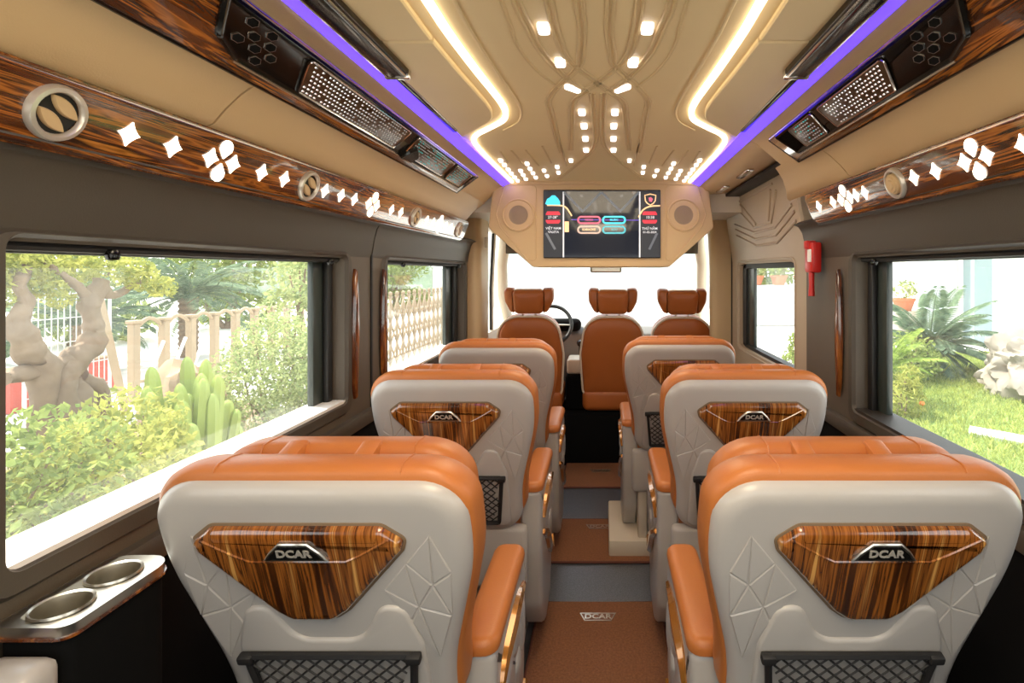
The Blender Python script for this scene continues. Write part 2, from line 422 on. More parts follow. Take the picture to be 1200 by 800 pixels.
RIB = dict(A=[(-.165, R0), (-.165, .6), (-.162, 1.084), (-.153, 1.222), (-.137, 1.368), (-.089, 1.532), (-.033, 1.642)],
 A0=[(-.20, R0), (-.20, .6), (-.193, 1.138), (-.195, 1.321), (-.17, 1.473), (-.121, 1.607)],
 B=[(-.094, R0), (-.094, .6), (-.094, 1.084), (-.093, 1.222), (-.081, 1.376), (-.052, 1.464), (.004, 1.574), (.047, 1.642)],
 C=[(-.033, R0), (-.033, .6), (-.033, 1.084), (-.031, 1.222), (-.04, 1.352), (-.052, 1.455), (-.121, 1.607), (-.163, 1.741), (-.168, 1.884), (-.178, 2.253), (-.181, 2.498)],
 D=[(.007, 1.563), (-.037, 1.653), (-.084, 1.768), (-.106, 2.052), (-.136, 2.445)],
 E=[(-.018, 1.665), (-.015, 1.981), (-.022, 2.345), (-.092, 2.673), (-.253, 3.192)],
 F1=[(-.466, 2.471), (-.479, 2.736)], F2=[(-.41, 2.456), (-.403, 2.803)], F3=[(-.343, 2.445), (-.328, 2.803)], F4=[(-.257, 2.369), (-.254, 2.736)], F5=[(-.171, 2.298), (-.179, 2.803)])
for s in (-1, 1):
    for k, pts in RIB.items():
        pp = smooth_path([(a, b, 0) for a, b in pts], 6)
        rb = MB()
        for d in ((-.0075, .0075) if k in 'A B C D E' else (0,)):
            q = shift_path([(p.x, p.y) for p in pp], d)
            rb.tube([(XC+(p[0] if s < 0 else -p[0]), p[1], ZC+.005) for p in q], .0048, 6, flat=.8)
        obj('groove_rib', rb, M['ceil_rib'], ce)

# ------------------------------------------------------------ light strips and ceiling lights
for s, side in ((-1, 'left'), (1, 'right')):
    F = (lambda s: (lambda u, v, w_: (XC+u if s < 0 else XC-u, v, ZC-w_)))(s)
    a = shift_path(LPs, -.009); b = shift_path(LPs, .009)
    a = [p for p in a if p[1] < 3.30]; b = [p for p in b if p[1] < 3.30]
    st = MB(); st.puff(a+b[::-1], [(0, -.006), (0, .003), (.003, .005)], F)
    tag(obj('led_strip', st, M['led']), 'warm white light line bending along the cream ceiling, %s one of the two' % side, 'light strip')
    pp = MB(); pp.puff([(.612, 2.081), (.566, 2.100), (.572, 2.114), (.621, 2.097)], [(0, R0), (0, 3.30)], FY(s))
    tag(obj('cove_light', pp, M['purple']), 'violet glowing cove strip along the ceiling edge above the %s black console' % side, 'light strip')
    # black roof air ducts beside the cove
    dv = thing('air_duct', 'glossy black roof air duct with chrome end beside the %s violet strip' % side, 'air duct', (X(s, .545), .5, ZC))
    m_ = MB(); m_.rbox(-.034, .034, -1.1, .95, -.030, .006, .014, 3); obj('duct_body', m_, M['gloss'], dv)
    m_ = MB(); m_.tube([(s*.026, -1.1, -.026), (s*.026, .94, -.026)], .004, 6); m_.tube([(-s*.026, -1.1, -.026), (-s*.026, .94, -.026)], .0035, 6); obj('chrome_trim', m_, M['chrome'], dv)
    m_ = MB(); m_.rbox(-.036, .036, .935, .957, -.032, .006, .008, 2); obj('end_cap', m_, M['chrome'], dv)
    for k in range(14):
        m_ = MB(); m_.rbox(s*.040-.004, s*.040+.004, .20+k*.052, .222+k*.052, -.016, -.008, .002, 1); obj('vent_tooth', m_, M['gloss'], dv)
    sl = MB(); sl.rbox(X(s, .566)-.010, X(s, .566)+.010, 1.46, 2.08, ZC-.010, ZC+.006, .005, 2)
    so = tag(obj('slot_vent', sl, M['gloss']), 'thin black slot vent in the ceiling edge past the %s air duct' % side, 'air vent')
    m_ = MB(); m_.tube([(X(s, .553), 1.48, ZC-.006), (X(s, .553), 2.06, ZC-.006)], .003, 6); obj('chrome_trim', m_, M['chrome'], so)

T = [(-.119, 1.213), (-.097, 1.41), (-.076, 1.612), (-.058, 1.853), (-.057, 2.027), (-.059, 2.223), (-.063, 2.43), (-.147, 2.66), (-.231, 2.824), (-.238, 2.985), (-.312, 2.924), (-.314, 3.089),
     (-.379, 2.736), (-.383, 2.873), (-.384, 3.001), (-.386, 3.14), (-.443, 2.932), (-.448, 3.057), (-.453, 3.192), (-.500, 2.66), (-.502, 2.769), (-.505, 2.895), (-.508, 3.009), (-.510, 3.132), (-.512, 3.25)]
ROWS = [(0, 7, 'middle line'), (7, 8, 'inmost spot'), (8, 10, 'pair nearest the middle'), (10, 12, 'second pair'), (12, 16, 'column of four'), (16, 19, 'column of three'), (19, 25, 'column beside the light line')]
for s, side in ((-1, 'left'), (1, 'right')):
    for a, b, rn in ROWS:
        for i in range(a, b):
            u, v = T[i]; hx, hy = (.0135, .021) if i < 2 else (.012, .022) if i < 7 else (.0095, .021)
            if i == 2: hx, hy = .009, .030
            ro = {2: .75}.get(i, 0)*(1 if s < 0 else -1)*-1
            c_, s_ = math.cos(ro), math.sin(ro); ux = XC+u if s < 0 else XC-u
            t = MB(); t.puff(roundpoly([(-hx, -hy), (hx, -hy), (hx, hy), (-hx, hy)], .006, 3), [(0, -.006), (0, .004), (.002, .006)],
                             lambda p, q, w_: (ux+p*c_-q*s_, v+p*s_+q*c_, ZC-w_))
            lab = 'small white %s ceiling light, %s, %s' % (side, rn, ordinal(i-a)+' from the near end' if b-a > 1 else 'standing alone')
            tag(obj('ceiling_light', t, M['led_cool']), lab, 'ceiling light', 'white lights set in the quilted ceiling')

# ------------------------------------------------------------ wood strips over the windows
def star(r, q=.42, n=5):                       # four-pointed star with hollow sides
    out = []
    for k in range(4):
        a0 = k*PI/2; a1 = a0+PI/2
        p0 = Vector((r*math.cos(a0), r*math.sin(a0))); p1 = Vector((r*math.cos(a1), r*math.sin(a1))); c = Vector((math.cos(a0+PI/4), math.sin(a0+PI/4)))*r*q*1.15
        for j in range(n):
            t = j/n; p = p0*(1-t)**2+c*2*t*(1-t)+p1*t*t; out.append((p.x, p.y))
    return out
def drop(r, up):                               # petal: round outside, pointed inside
    out = [(0, -up*r*.95)]
    for k in range(9):
        a = -.35+(PI+.7)*k/8
        out.append((r*.80*math.cos(a), up*(r*.80*math.sin(a)+r*.15)))
    return out
def face_frame(s, h0, z0, h1, z1):             # u along Y, v up the slope, w towards the cabin
    l = math.hypot(h1-h0, z1-z0); d = ((h1-h0)/l, (z1-z0)/l); n_ = (-d[1], d[0]) if d[0] < 0 else (-d[1], d[0])
    return (lambda u, v, w_: (X(s, h0+d[0]*v-d[1]*w_), u, z0+d[1]*v+d[0]*w_)), l
M['silver'] = mat('silver_plastic', (.62, .57, .50), .32, metal=.55)
def air_vent(parent, F, y, v, r, turned):
    G = lambda a, b, c: F(y+a, v+b, c)
    m_ = MB(); m_.lathe([(r*.72, .004), (r*.74, .009), (r*.80, .012), (r*.93, .011), (r, .004), (r, .0)], 32, G, c0=False)
    ring = obj('air_vent', m_, M['silver'], parent, 'round vent with silver ring and beige fins')
    m_ = MB(); m_.lathe([(.0, .0025), (r*.72, .0025), (r*.73, .001)], 24, G); obj('vent_recess', m_, M['black'], ring)
    if not turned:                             # closed disc
        for r1, h in ((.66, .014), (.52, .019), (.34, .023)):
            m_ = MB(); m_.lathe([(0, h), (r*(r1-.04), h), (r*r1, h-.004), (r*r1, .002)], 28, G); obj('vent_disc', m_, M['beige'], ring)
        return
    for k in (-.9, .9):
        o_ = []; 
        for j in range(13):
            t = -1+2*j/12; hw = math.sqrt(max(.02, .70**2-(k*.34)**2))*r
            o_.append((t*hw, k*.34*r+r*.24*(1-t*t)))
        o_ += [(p[0], 2*k*.34*r-p[1]) for p in reversed(o_[1:-1])]
        if turned: o_ = [(p[0]*.85+p[1]*.53, -p[0]*.53+p[1]*.85) for p in o_]
        m_ = MB(); m_.puff(o_, [(0, .002), (0, .006), (.002, .009)], G); obj('vent_fin', m_, M['beige'], ring)
STRIP = {-1: dict(y1=3.42, vents=[.86, 1.594, 2.50, 3.25], stars=[.993, 1.094, 1.378, 1.476, 1.69, 1.794, 1.89, 2.22, 2.32, 2.66, 2.76, 2.98, 3.08], flowers=[1.235, 2.04, 2.87]),
         1: dict(y1=2.21, vents=[1.545, .72], stars=[.97, 1.075, 1.36, 1.455, 1.73, 1.79, 1.97, 2.10], flowers=[1.215, 1.87])}
for s, side in ((-1, 'left'), (1, 'right')):
    F, l = face_frame(s, .905, 1.757, .866, 1.868); d = STRIP[s]
    base = roundpoly([(R0+.02, -.004), (d['y1'], -.004), (d['y1']+.01, l+.002), (R0+.02, l+.002)], [.01, .05, .02, .01], 6)
    t = thing('wood_fascia', 'glossy dark striped wood strip with glowing white diamonds above the %s windows' % side, 'wood trim', F(1.5, 0, 0))
    def L(u, v, w_, F=F, o_=t.location.copy()):
        p = F(u, v, w_); return (p[0]-o_.x, p[1]-o_.y, p[2]-o_.z)
    m_ = MB(); m_.puff(base, [(0, -.004), (0, .008), (.002, .0115), (.006, .013), (.012, .0135)], L); obj('fascia_panel', m_, M['wood_strip'], t)
    m_ = MB(); m_.tube([L(p[0], p[1], .004) for p in offset(ccw(base), -.001)], .0025, 6, closed=True); obj('gloss_edge', m_, M['wood_handle'], t)
    for y in d['vents']: air_vent(t, lambda u, v, w_, L=L: L(u, v, w_+.013), y, l*.50, .047, s < 0)
    for y in d['stars']:
        m_ = MB(); m_.puff([(y+p[0]*.95, l*.5+p[1]) for p in star(.0235)], [(0, .012), (0, .0165), (.001, .0175)], L); obj('lit_diamond', m_, M['diamond'], t)
    for y in d['flowers']:
        for q, (du, dv) in enumerate(((-.036, 0), (.036, 0), (0, .028), (0, -.028))):
            o_ = [(y+du+p[0], l*.5+dv+p[1]) for p in (star(.0235) if q < 2 else drop(.0235, 1 if q == 2 else -1))]
            m_ = MB(); m_.puff(o_, [(0, .012), (0, .0165), (.001, .0175)], L); obj('lit_petal', m_, M['diamond'], t)

# ------------------------------------------------------------ black speaker consoles under the cove
M['sparkle'] = mat('perforation_glint', (.75, .75, .7), .12, metal=.9, emit=(.85, .95, 1), estr=.12)  # bright, faintly glowing studs that paint reflections in the grille holes
M['sparkle_teal'] = mat('teal_glint', (.1, .5, .5), .15, emit=(.10, .6, .62), estr=.2)  # teal studs, reflections likewise put into colour and glow
M['grille'] = mat('bronze_grille', (.10, .055, .03), .3, metal=.4)
CON = {-1: 2.80, 1: 2.02}
for s, side in ((-1, 'left'), (1, 'right')):
    F, l = face_frame(s, .762, 1.966, .650, 2.062); y1 = CON[s]
    t = thing('speaker_console', 'piano black speaker console framed in striped wood below the %s violet strip' % side, 'console', F(1.5, 0, 0))
    def L(u, v, w_, F=F, o_=t.location.copy()):
        p = F(u, v, w_); return (p[0]-o_.x, p[1]-o_.y, p[2]-o_.z)
    m_ = MB(); m_.puff(roundpoly([(R0+.02, .0), (y1-.04, .0), (y1, l), (R0+.02, l)], [.01, .01, .01, .01], 3), [(0, -.004), (0, .008), (.004, .013), (.012, .015)], L); obj('wood_surround', m_, M['wood_strip'], t)
    m_ = MB(); m_.tube([L(R0+.03, .006, .012), L(y1-.04, .006, .012), L(y1-.008, l-.005, .012)], .004, 6); obj('chrome_trim', m_, M['gloss'], t)
    out = roundpoly([(.92, l-.004), (.985, .060), (1.06, .034), (y1-.12, .034), (y1-.085, l-.004)], [.01, .03, .04, .012, .012], 6)
    m_ = MB(); m_.puff(out, [(0, .010), (0, .020), (.005, .026), (.010, .024), (.014, .023)], L); bp = obj('black_panel', m_, M['gloss'], t)
    m_ = MB(); m_.tube([L(1.06, .033, .02), L(y1-.12, .033, .02)], .003, 6); obj('chrome_line', m_, M['chrome'], t)
    G = lambda u, v, w_, L=L: L(u, v, w_)
    for (yy, vv) in ((1.015, .122), (1.075, .122), (1.045, .100), (1.095, .100), (1.02, .080), (1.07, .080), (1.12, .080), (1.095, .058)):
        m_ = MB(); o_ = [(yy+.017*math.cos(k*PI/3), vv+.0112*math.sin(k*PI/3)) for k in range(6)]
        o2 = ccw(o_); m_.rings([[L(*p, .0228) for p in o2], [L(*p, .0242) for p in o2], [L(*p, .0242) for p in offset(o2, .0012)], [L(*p, .0228) for p in offset(o2, .0014)]], False, False); obj('hexagon_rim', m_, M['chrome'], bp)
        m_ = MB(); m_.puff(offset(o2, .0012), [(0, .022), (0, .0235)], L); obj('hexagon_hole', m_, M['carcass'], bp)
    spans = [(1.20, 1.83, 1), (1.90, 2.36, 0), (2.40, 2.66, 0)] if s < 0 else [(1.19, 1.56, 1), (1.61, 1.80, 0)]
    for y0, yb, big in spans:
        lo, hi = .048, l-.018
        po = roundpoly([(y0, hi), (y0+.04*big+.02, lo), (yb, lo), (yb, hi)], .008, 3)
        m_ = MB(); m_.puff(po, [(0, .022), (0, .026), (.002, .027)], L); gr = obj('speaker_grille', m_, M['grille'], t)
        m_ = MB(); m_.tube([L(p[0], p[1], .027) for p in po], .0025, 5, closed=True); obj('grille_rim', m_, M['chrome'], gr)
        ds = MB(); dt = MB(); rnd = random.Random(int(y0*100)); ny = int((yb-y0-.05)/.0165); k = 0
        for i in range(ny):
            for j in range(7):
                y = y0+.035+i*.0165+(.008 if j % 2 else 0); v = lo+.008+j*(hi-lo-.016)/6
                if y-y0 < .02+.05*big*(1-(v-lo)/(hi-lo)): continue
                if rnd.random() < .12: continue
                (dt if (not big and rnd.random() < .35) else ds).puff([(y-.0042, v-.0026), (y+.0042, v-.0026), (y+.0042, v+.0026), (y-.0042, v+.0026)], [(0, .0265), (.001, .0285)], L)
        stuff(obj('perforation_glints', ds, M['sparkle'], gr, angle=0))
        if dt.v: stuff(obj('teal_glints', dt, M['sparkle_teal'], gr, angle=0))
    if s < 0:
        m_ = MB(); m_.puff(roundpoly([(1.90, .03), (2.0, .03), (2.02, .07), (1.95, .10), (1.92, .07)], .012, 4), [(0, .024), (0, .034), (.006, .04)], L); obj('hook_handle', m_, M['gloss'], t)

# ------------------------------------------------------------ front bulkhead, speakers and screen
bh = thing('overhead_bulkhead', 'beige leather bulkhead above the cab holding the screen and two speakers', 'bulkhead', (XC, 3.30, 1.577))
FB = lambda u, v, w_: (u, -w_, v)              # u right, v up, w towards the camera
out = roundpoly([(-.425, 0), (.425, 0), (.705, .245), (.668, .548), (-.668, .548), (-.705, .245)], [.03, .03, .04, .02, .02, .04], 5)
m_ = MB(); m_.puff(out, [(0, -.42), (0, -.012), (.004, -.003), (.014, 0)], FB); obj('bulkhead_panel', m_, M['beige'], bh)
m_ = MB(); m_.rbox(-.66, .66, -.006, .02, .515, .545, .008, 2); obj('top_lip', m_, M['beige'], bh)
for sg in (-1, 1):
    line = [(sg*.405, .035), (sg*.405, .515), (sg*.60, .515), (sg*.655, .33), (sg*.63, .25), (sg*.46, .05)]
    m_ = MB(); m_.tube([FB(p[0], p[1], .001) for p in roundpoly(line, .03, 4)], .0045, 6, closed=True); obj('seam_piping', m_, M['beige'], bh)
    G = lambda a, b, c, sg=sg: FB(sg*.515+a, .325+b, c)
    m_ = MB(); m_.lathe([(.058, .0), (.060, .004), (.075, .006), (.090, .004), (.096, .012), (.102, .010), (.104, -.002)], 36, G); sp = obj('speaker', m_, M['beige'], bh)
    m_ = MB(); m_.lathe([(.0, .005), (.03, .004), (.056, .002), (.060, .0035), (.060, -.002)], 28, G); obj('speaker_cone', m_, mat('speaker_mesh', (.30, .215, .14), .7, bump=.5, bscale=900) if sg < 0 else bpy.data.materials['speaker_mesh'], sp)

tv = thing('television', 'wide black screen with neon menu buttons set in the beige bulkhead', 'screen', (-.0135, 3.296, 1.845))
TW, TH = .3645, .213
m_ = MB(); m_.rbox(-TW, TW, -.012, .03, -TH, TH, .006, 2); obj('screen_frame', m_, M['gloss'], tv)
SCR = mat('screen_glass', (.006, .007, .010), .06, emit=(.010, .012, .018), estr=1)
m_ = MB(); m_.rbox(-TW+.006, TW-.006, -.0135, -.011, -TH+.006, TH-.006, .001, 1); scn = obj('screen', m_, SCR, tv)
def glow(name, c, e): return mat(name, c, .4, emit=c, estr=e)
FS = lambda u, v, w_: (u, -.0137-w_, v)
px = lambda x, y: ((x-602)/1200*.170*5.32-.0, (365-y)/706*.100*5.32)       # print layout of the picture on the screen, in metres
def line(name, pts, wd, m, closed=False):
    q = [FS(*px(*p), .0006) for p in pts]
    return obj(name, MB().tube(q, wd, 5, closed=closed, flat=.25, up=(0, 1, 0)), m, scn)
def shape(name, pts, m, w1=.0012):
    return obj(name, MB().puff([px(*p) for p in pts], [(0, 0), (0, w1)], FS), m, scn, angle=0)
G_W = glow('screen_white', (.6, .63, .67), .42); G_G = glow('screen_grey', (.10, .115, .135), .5); G_C = glow('screen_cyan', (.05, .62, .80), .65); G_R = glow('screen_red', (.60, .03, .055), .5)
G_P = glow('screen_pink', (.62, .12, .2), .5); G_T = glow('screen_teal', (.08, .42, .5), .5); G_A = glow('screen_amber', (.95, .58, .30), .5); G_V = glow('screen_violet', (.10, .05, .45), .4); G_N = glow('screen_night', (.016, .02, .028), .35)
shape('side_field', [(122, 95), (275, 95), (275, 640), (122, 640)], G_N, .0003); shape('side_field', [(920, 95), (1082, 95), (1082, 640), (920, 640)], G_N, .0003)
line('divider', [(284, 100), (284, 640)], .005, G_W); line('divider', [(912, 100), (912, 640)], .005, G_W)
line('beam', [(290, 105), (445, 265)], .008, G_G); line('beam', [(440, 265), (598, 105)], .008, G_G); line('beam', [(598, 105), (755, 265)], .008, G_G); line('beam', [(750, 265), (905, 105)], .008, G_G)
line('beam', [(140, 440), (215, 575)], .008, G_G); line('beam', [(1055, 440), (990, 575)], .008, G_G)
line('horizon_line', [(350, 330), (920, 335)], .003, G_V)
shape('cloud_icon', [(135, 200), (150, 160), (175, 145), (190, 130), (215, 130), (240, 155), (256, 180), (258, 208), (150, 208)], G_C)
line('arc', [(p.x, p.y) for p in smooth_path([(150, 212, 0), (260, 214, 0), (305, 230, 0), (335, 270, 0), (352, 300, 0)], 5)], .005, G_A)
line('arc', [(p.x, p.y) for p in smooth_path([(1080, 215, 0), (1000, 220, 0), (945, 245, 0), (915, 285, 0), (903, 310, 0)], 5)], .005, G_A)
for x0, x1 in ((140, 258), (935, 1055)):
    shape('red_bracket', [(x0+12, 262), (x1-12, 262), (x1, 280), (x1, 292), (x0, 292), (x0, 280)], G_R); shape('red_bracket', [(x0, 332), (x1, 332), (x1, 345), (x1-12, 362), (x0+12, 362), (x0, 345)], G_R)
shape('small_card', [(294, 345), (330, 345), (330, 432), (294, 432)], G_A)
for x0, y0, m1 in ((402, 303, G_P), (402, 383, G_A), (607, 303, G_C), (607, 383, G_T)):
    o_ = roundpoly([(x0+4, y0+4), (x0+184, y0+4), (x0+184, y0+56), (x0+4, y0+56)], 26, 6)
    line('menu_button', o_, .006, m1 if m1 is not G_A else glow('screen_peach', (.55, .40, .34), .45), True)
crest = [(955, 130), (1000, 120), (1045, 130), (1040, 175), (1025, 195), (1000, 210), (975, 195), (960, 175)]
line('crest', crest, .004, G_A, True); shape('crest_mark', [(985, 150), (1005, 143), (1022, 160), (1012, 185), (990, 180)], G_P)
def stext(s, x, y, size, m): 
    u0, v0 = px(x, y); text_mesh('screen_text', s, size, m, lambda a, b, c: FS(u0+a, v0+b, c+.0012), .0004, scn, bold=.0003)
stext('27-28°', 198, 311, .023, G_W); stext('VIỆT NAM', 202, 402, .021, G_W); stext('VALETA', 202, 432, .019, G_W); stext('10:38', 998, 312, .024, G_W); stext('THỨ NĂM', 995, 404, .021, G_W); stext('01-02-2024', 995, 434, .018, G_W)
stext('VIDEO', 495, 332, .018, G_P); stext('KARAOKE', 495, 412, .018, G_A); stext('MUSIC', 702, 332, .018, G_C); stext('YOU', 702, 412, .018, G_T)

# ------------------------------------------------------------ sliding door on the right
dr = struct(thing('door_1', 'x', 'x'))
del dr['label'], dr['category']
FD = lambda u, v, w_: (X(1, .955-w_-max(0, v-1.64)*.17), u, v)
out = roundpoly([(2.44, .12), (3.86, .12), (3.86, 1.95), (3.70, 2.045), (2.44, 2.045)], [.03, .05, .12, .08, .02], 5)
hole = roundpoly([(2.60, 1.035), (3.68, 1.035), (3.68, 1.60), (2.60, 1.60)], .035, 4)
def wall_with_hole(out, hole, w0, w1, F, n=20):
    """panel with one opening, as a ring of matched outlines"""
    def resample(o):
        cx, cy = 3.14, 1.32; o = ccw(o); res = []
        for k in range(n*4):
            a = 2*PI*k/(n*4); d = Vector((math.cos(a), math.sin(a))); best = None
            for i in range(len(o)):
                p = Vector(o[i-1])-Vector((cx, cy)); q = Vector(o[i])-Vector((cx, cy)); e = q-p
                den = d.x*e.y-d.y*e.x
                if abs(den) < 1e-12: continue
                t = (p.x*e.y-p.y*e.x)/den; uu = (p.x*d.y-p.y*d.x)/den
                if t > 0 and -1e-6 <= uu <= 1+1e-6 and (best is None or t > best): best = t
            res.append((cx+d.x*best, cy+d.y*best))
        return res
    a, b = resample(out), resample(hole); mid = [((p[0]+q[0])/2, (p[1]+q[1])/2) for p, q in zip(a, b)]
    rs = [[F(*p, w0) for p in a], [F(*p, w1-.012) for p in a], [F(p[0]+(q[0]-p[0])*.03, p[1]+(q[1]-p[1])*.03, w1) for p, q in zip(a, b)]]
    for t in (.25, .5, .75, .93): rs.append([F(p[0]+(q[0]-p[0])*t, p[1]+(q[1]-p[1])*t, w1) for p, q in zip(a, b)])
    rs += [[F(*p, w1-.008) for p in b], [F(*p, w0) for p in b]]
    return MB().rings(rs+[rs[0]], False, False)
obj('door_panel', wall_with_hole(out, hole, -.09, .0, FD), M['door'], dr, angle=30)
m_ = MB(); z0, z1 = 1.035, 1.60
for y0, y1, a, b in ((2.60, 3.68, z0, z0+.02), (2.60, 3.68, z1-.03, z1), (2.60, 2.62, z0, z1), (3.60, 3.68, z0, z1)): m_.box(*slab(1, .985, 1.03, y0, y1, a, b))
obj('window_rim', m_, M['black'], dr, angle=0)
obj('window_pane', MB().box(*slab(1, 1.02, 1.024, 2.6, 3.68, z0, z1)), M['glass'], dr, angle=0)
obj('side_film', MB().rbox(*slab(1, .995, 1.015, 3.44, 3.60, z0+.01, z1-.02), r=.005), M['green_grey'], dr)
obj('window_gasket', MB().tube([FD(p[0], p[1], .001) for p in offset(ccw(hole), -.018)], .006, 6, closed=True), M['door'], dr)
m_ = MB()
EMB = [[(3.56, 2.00), (2.74, 2.005)], [(3.50, 1.965), (3.19, 1.815), (2.86, 1.815), (2.70, 1.965)], [(3.40, 1.98), (3.14, 1.83)], [(2.78, 1.98), (2.90, 1.83)],
       [(3.62, 1.87), (3.20, 1.785), (2.82, 1.785), (2.52, 1.87)], [(3.62, 1.835), (3.20, 1.745), (2.82, 1.745), (2.50, 1.835)], [(3.62, 1.795), (3.20, 1.705), (2.82, 1.705), (2.50, 1.79)]]
for pl in EMB: m_.tube([FD(p[0], p[1], .001) for p in pl], .008, 6)
obj('embossed_piping', m_, M['door'], dr)
obj('door_seal', MB().rbox(X(1, .955), X(1, 1.0), 3.87, 3.91, 0, 2.06, .01), M['black'], dr)

# pillar trims, hammer
for s, y, pl in ((-1, 2.035, 'left pillar, between the two windows, nearer one'), (-1, 2.30, 'left pillar, between the two windows, farther one'), (1, 2.07, 'right pillar beside the large window')):
    F = lambda u, v, w_, s=s, y=y: (X(s, .945-w_), y+u, 1.31+v)
    o_ = [(.022*math.sin(PI*k/14)**.6*(-1), -.25+.5*k/14) for k in range(15)]; o_ += [(-p[0], p[1]) for p in reversed(o_[1:-1])]
    m_ = MB(); m_.puff(o_, [(0, 0), (0, .008), (.004, .016), (.009, .018)], F)
    tag(obj('pillar_trim', m_, M['wood_handle']), 'slim upright reddish lacquered wood inlay on the '+pl, 'wood trim')
hm = thing('emergency_hammer', 'red emergency hammer in its wall holder between sliding door and right window', 'hammer', (X(1, .925), 2.27, 1.56))
m_ = MB(); m_.rbox(-.03, .012, -.045, .045, -.015, .115, .01, 2); obj('holder', m_, M['red'], hm)
m_ = MB(); m_.rbox(-.034, -.026, -.036, .002, .03, .085, .003, 1); obj('paper_label', m_, M['white'], hm)
m_ = MB(); m_.tube([(-.015, 0, -.01), (-.015, 0, -.07), (-.015, 0, -.115)], [.012, .011, .014], 10); obj('handle', m_, M['red'], hm)
m_ = MB(); m_.rbox(-.045, .0, -.016, .016, .085, .122, .006, 2); obj('hammer_head', m_, M['red'], hm)

# ------------------------------------------------------------ passenger seats
SA = math.radians(18)
FBK = lambda u, v, w_: (u, .195-v*math.sin(SA)-w_*math.cos(SA), .58+v*math.cos(SA)-w_*math.sin(SA))
VT = .633
FCU = lambda u, v, w_: FBK(u, v+.40*min(0, w_+.02)*max(0, v-.2)/.45, w_)   # cushion tops slope away forwards
FCB = lambda u, v, w_: FBK(u, v+.40*min(0, w_+.115)*max(0, v-.2)/.45, w_)
def make_seat():
    t = thing('passenger_seat', 'x', 'seat', (0, 0, 0), 0, 'grey backed orange passenger seats')
    t['label'] = ''
    so = roundpoly([(-.222, 0), (.222, 0), (.226, .20), (.284, .46), (.278, VT), (-.278, VT), (-.284, .46), (-.226, .20)], [.10, .10, .6, .5, .15, .15, .5, .6], 9)
    m_ = MB(); m_.puff(so, [(.004, -.035), (0, -.014), (.002, .000), (.008, .010), (.018, .0165), (.032, .019), (.04, .019)], FBK)
    sh = obj('back_shell', m_, M['shell'], t, angle=50)
    # inlay
    io = [(p[0], VT-.078+p[1]) for p in roundpoly([(-.150, 0), (.150, 0), (.187, -.030), (.181, -.052), (.066, -.192), (.038, -.214), (-.038, -.214), (-.066, -.192), (-.181, -.052), (-.187, -.030)],
                                                 [.02, .02, .012, .02, .03, .03, .03, .03, .02, .012], 4)]
    m_ = MB(); m_.puff(offset(ccw(io), -.005), [(0, .012), (0, .0205), (.001, .0212)], FBK); obj('inlay_gap', m_, M['seam'], t)
    m_ = MB(); m_.puff(io, [(0, .015), (0, .024), (.004, .031), (.012, .035), (.024, .036)], FBK); inl = obj('wood_inlay', m_, M['wood_seat'], t, 'glossy striped wood inlay')
    m_ = MB(); m_.tube([FBK(a, VT-.078+b, .0355) for a, b in ((-.165, -.018), (-.112, -.052), (-.085, -.066), (.085, -.066), (.112, -.052), (.165, -.018))], .0028, 6); obj('crease_bead', m_, M['wood_seat'], inl)
    ec = VT-.078-.040
    eo = [(-.052, ec-.016), (.052, ec-.016), (.044, ec-.004), (.024, ec+.016), (-.024, ec+.016), (-.044, ec-.004)]
    m_ = MB(); m_.puff(offset(ccw(eo), -.003), [(0, .034), (0, .040), (.002, .042)], FBK); obj('emblem', m_, M['steel'], inl)
    m_ = MB(); m_.puff(offset(ccw(eo), .002), [(0, .040), (0, .0428)], FBK); obj('emblem_field', m_, M['gloss'], inl)
    text_mesh('emblem_text', 'DCAR', .0215, M['silver'], lambda a, b, c: FBK(a, ec-.0015+b, .0432+c), .0008, inl, bold=.0007, squash=1.05)
    # faceted side panels
    for sg in (-1, 1):
        V = lambda p: (sg*p[0], VT+p[1])
        p0, p1, p2, q0, q1, q2, m1, m2, m3 = (.212, -.10), (.163, -.163), (.116, -.225), (.246, -.185), (.238, -.29), (.205, -.40), (.208, -.215), (.176, -.268), (.158, -.308)
        tris = [(p0, p1, m1), (p1, p2, m2), (p1, m2, m1), (p0, m1, q0), (m1, q1, q0), (m1, m2, q1), (m2, p2, m3), (m2, m3, q2), (m2, q2, q1)]
        m_ = MB()
        for tr in tris:
            m_.puff([V(p) for p in tr], [(.0010, .017), (.0013, .0195), (.0034, .0212)], FBK)
        obj('quilted_facets', m_, M['shell'], t, angle=20)
    po = roundpoly([(-.185, .035), (.185, .035), (.178, VT-.36), (.150, VT-.268), (.105, VT-.262), (.062, VT-.347), (-.062, VT-.347), (-.105, VT-.262), (-.150, VT-.268), (-.178, VT-.36)],
                   [.03, .03, .03, .03, .03, .05, .05, .03, .03, .03], 5)
    m_ = MB(); m_.puff(po, [(0, .015), (0, .020), (.003, .0245), (.008, .026)], FBK); obj('pocket_panel', m_, M['shell'], t, angle=50)
    # net pocket
    vt, vb, ht, hb = VT-.375, VT-.572, .160, .140
    cor = [(-ht, vt), (ht, vt), (hb, vb), (-hb, vb)]
    m_ = MB(); m_.tube([FBK(a, b-.006*math.cos(a/ht*PI/2)*(1 if b == vt else 0), .034) for a, b in roundpoly(cor, .006, 2)], .0075, 6, closed=True); nf = obj('net_pocket', m_, M['net'], t, 'black elastic net pocket')
    for a, b in ((-ht, vt), (ht, vt)): m_ = MB(); m_.rbox(a-.014, a+.014, b-.012, b+.006, .028, .046, .004, 2, FBK); obj('pocket_corner', m_, M['net'], nf)
    m_ = MB(); stp = .030
    def hw(v): return hb+(ht-hb)*(v-vb)/(vt-vb)
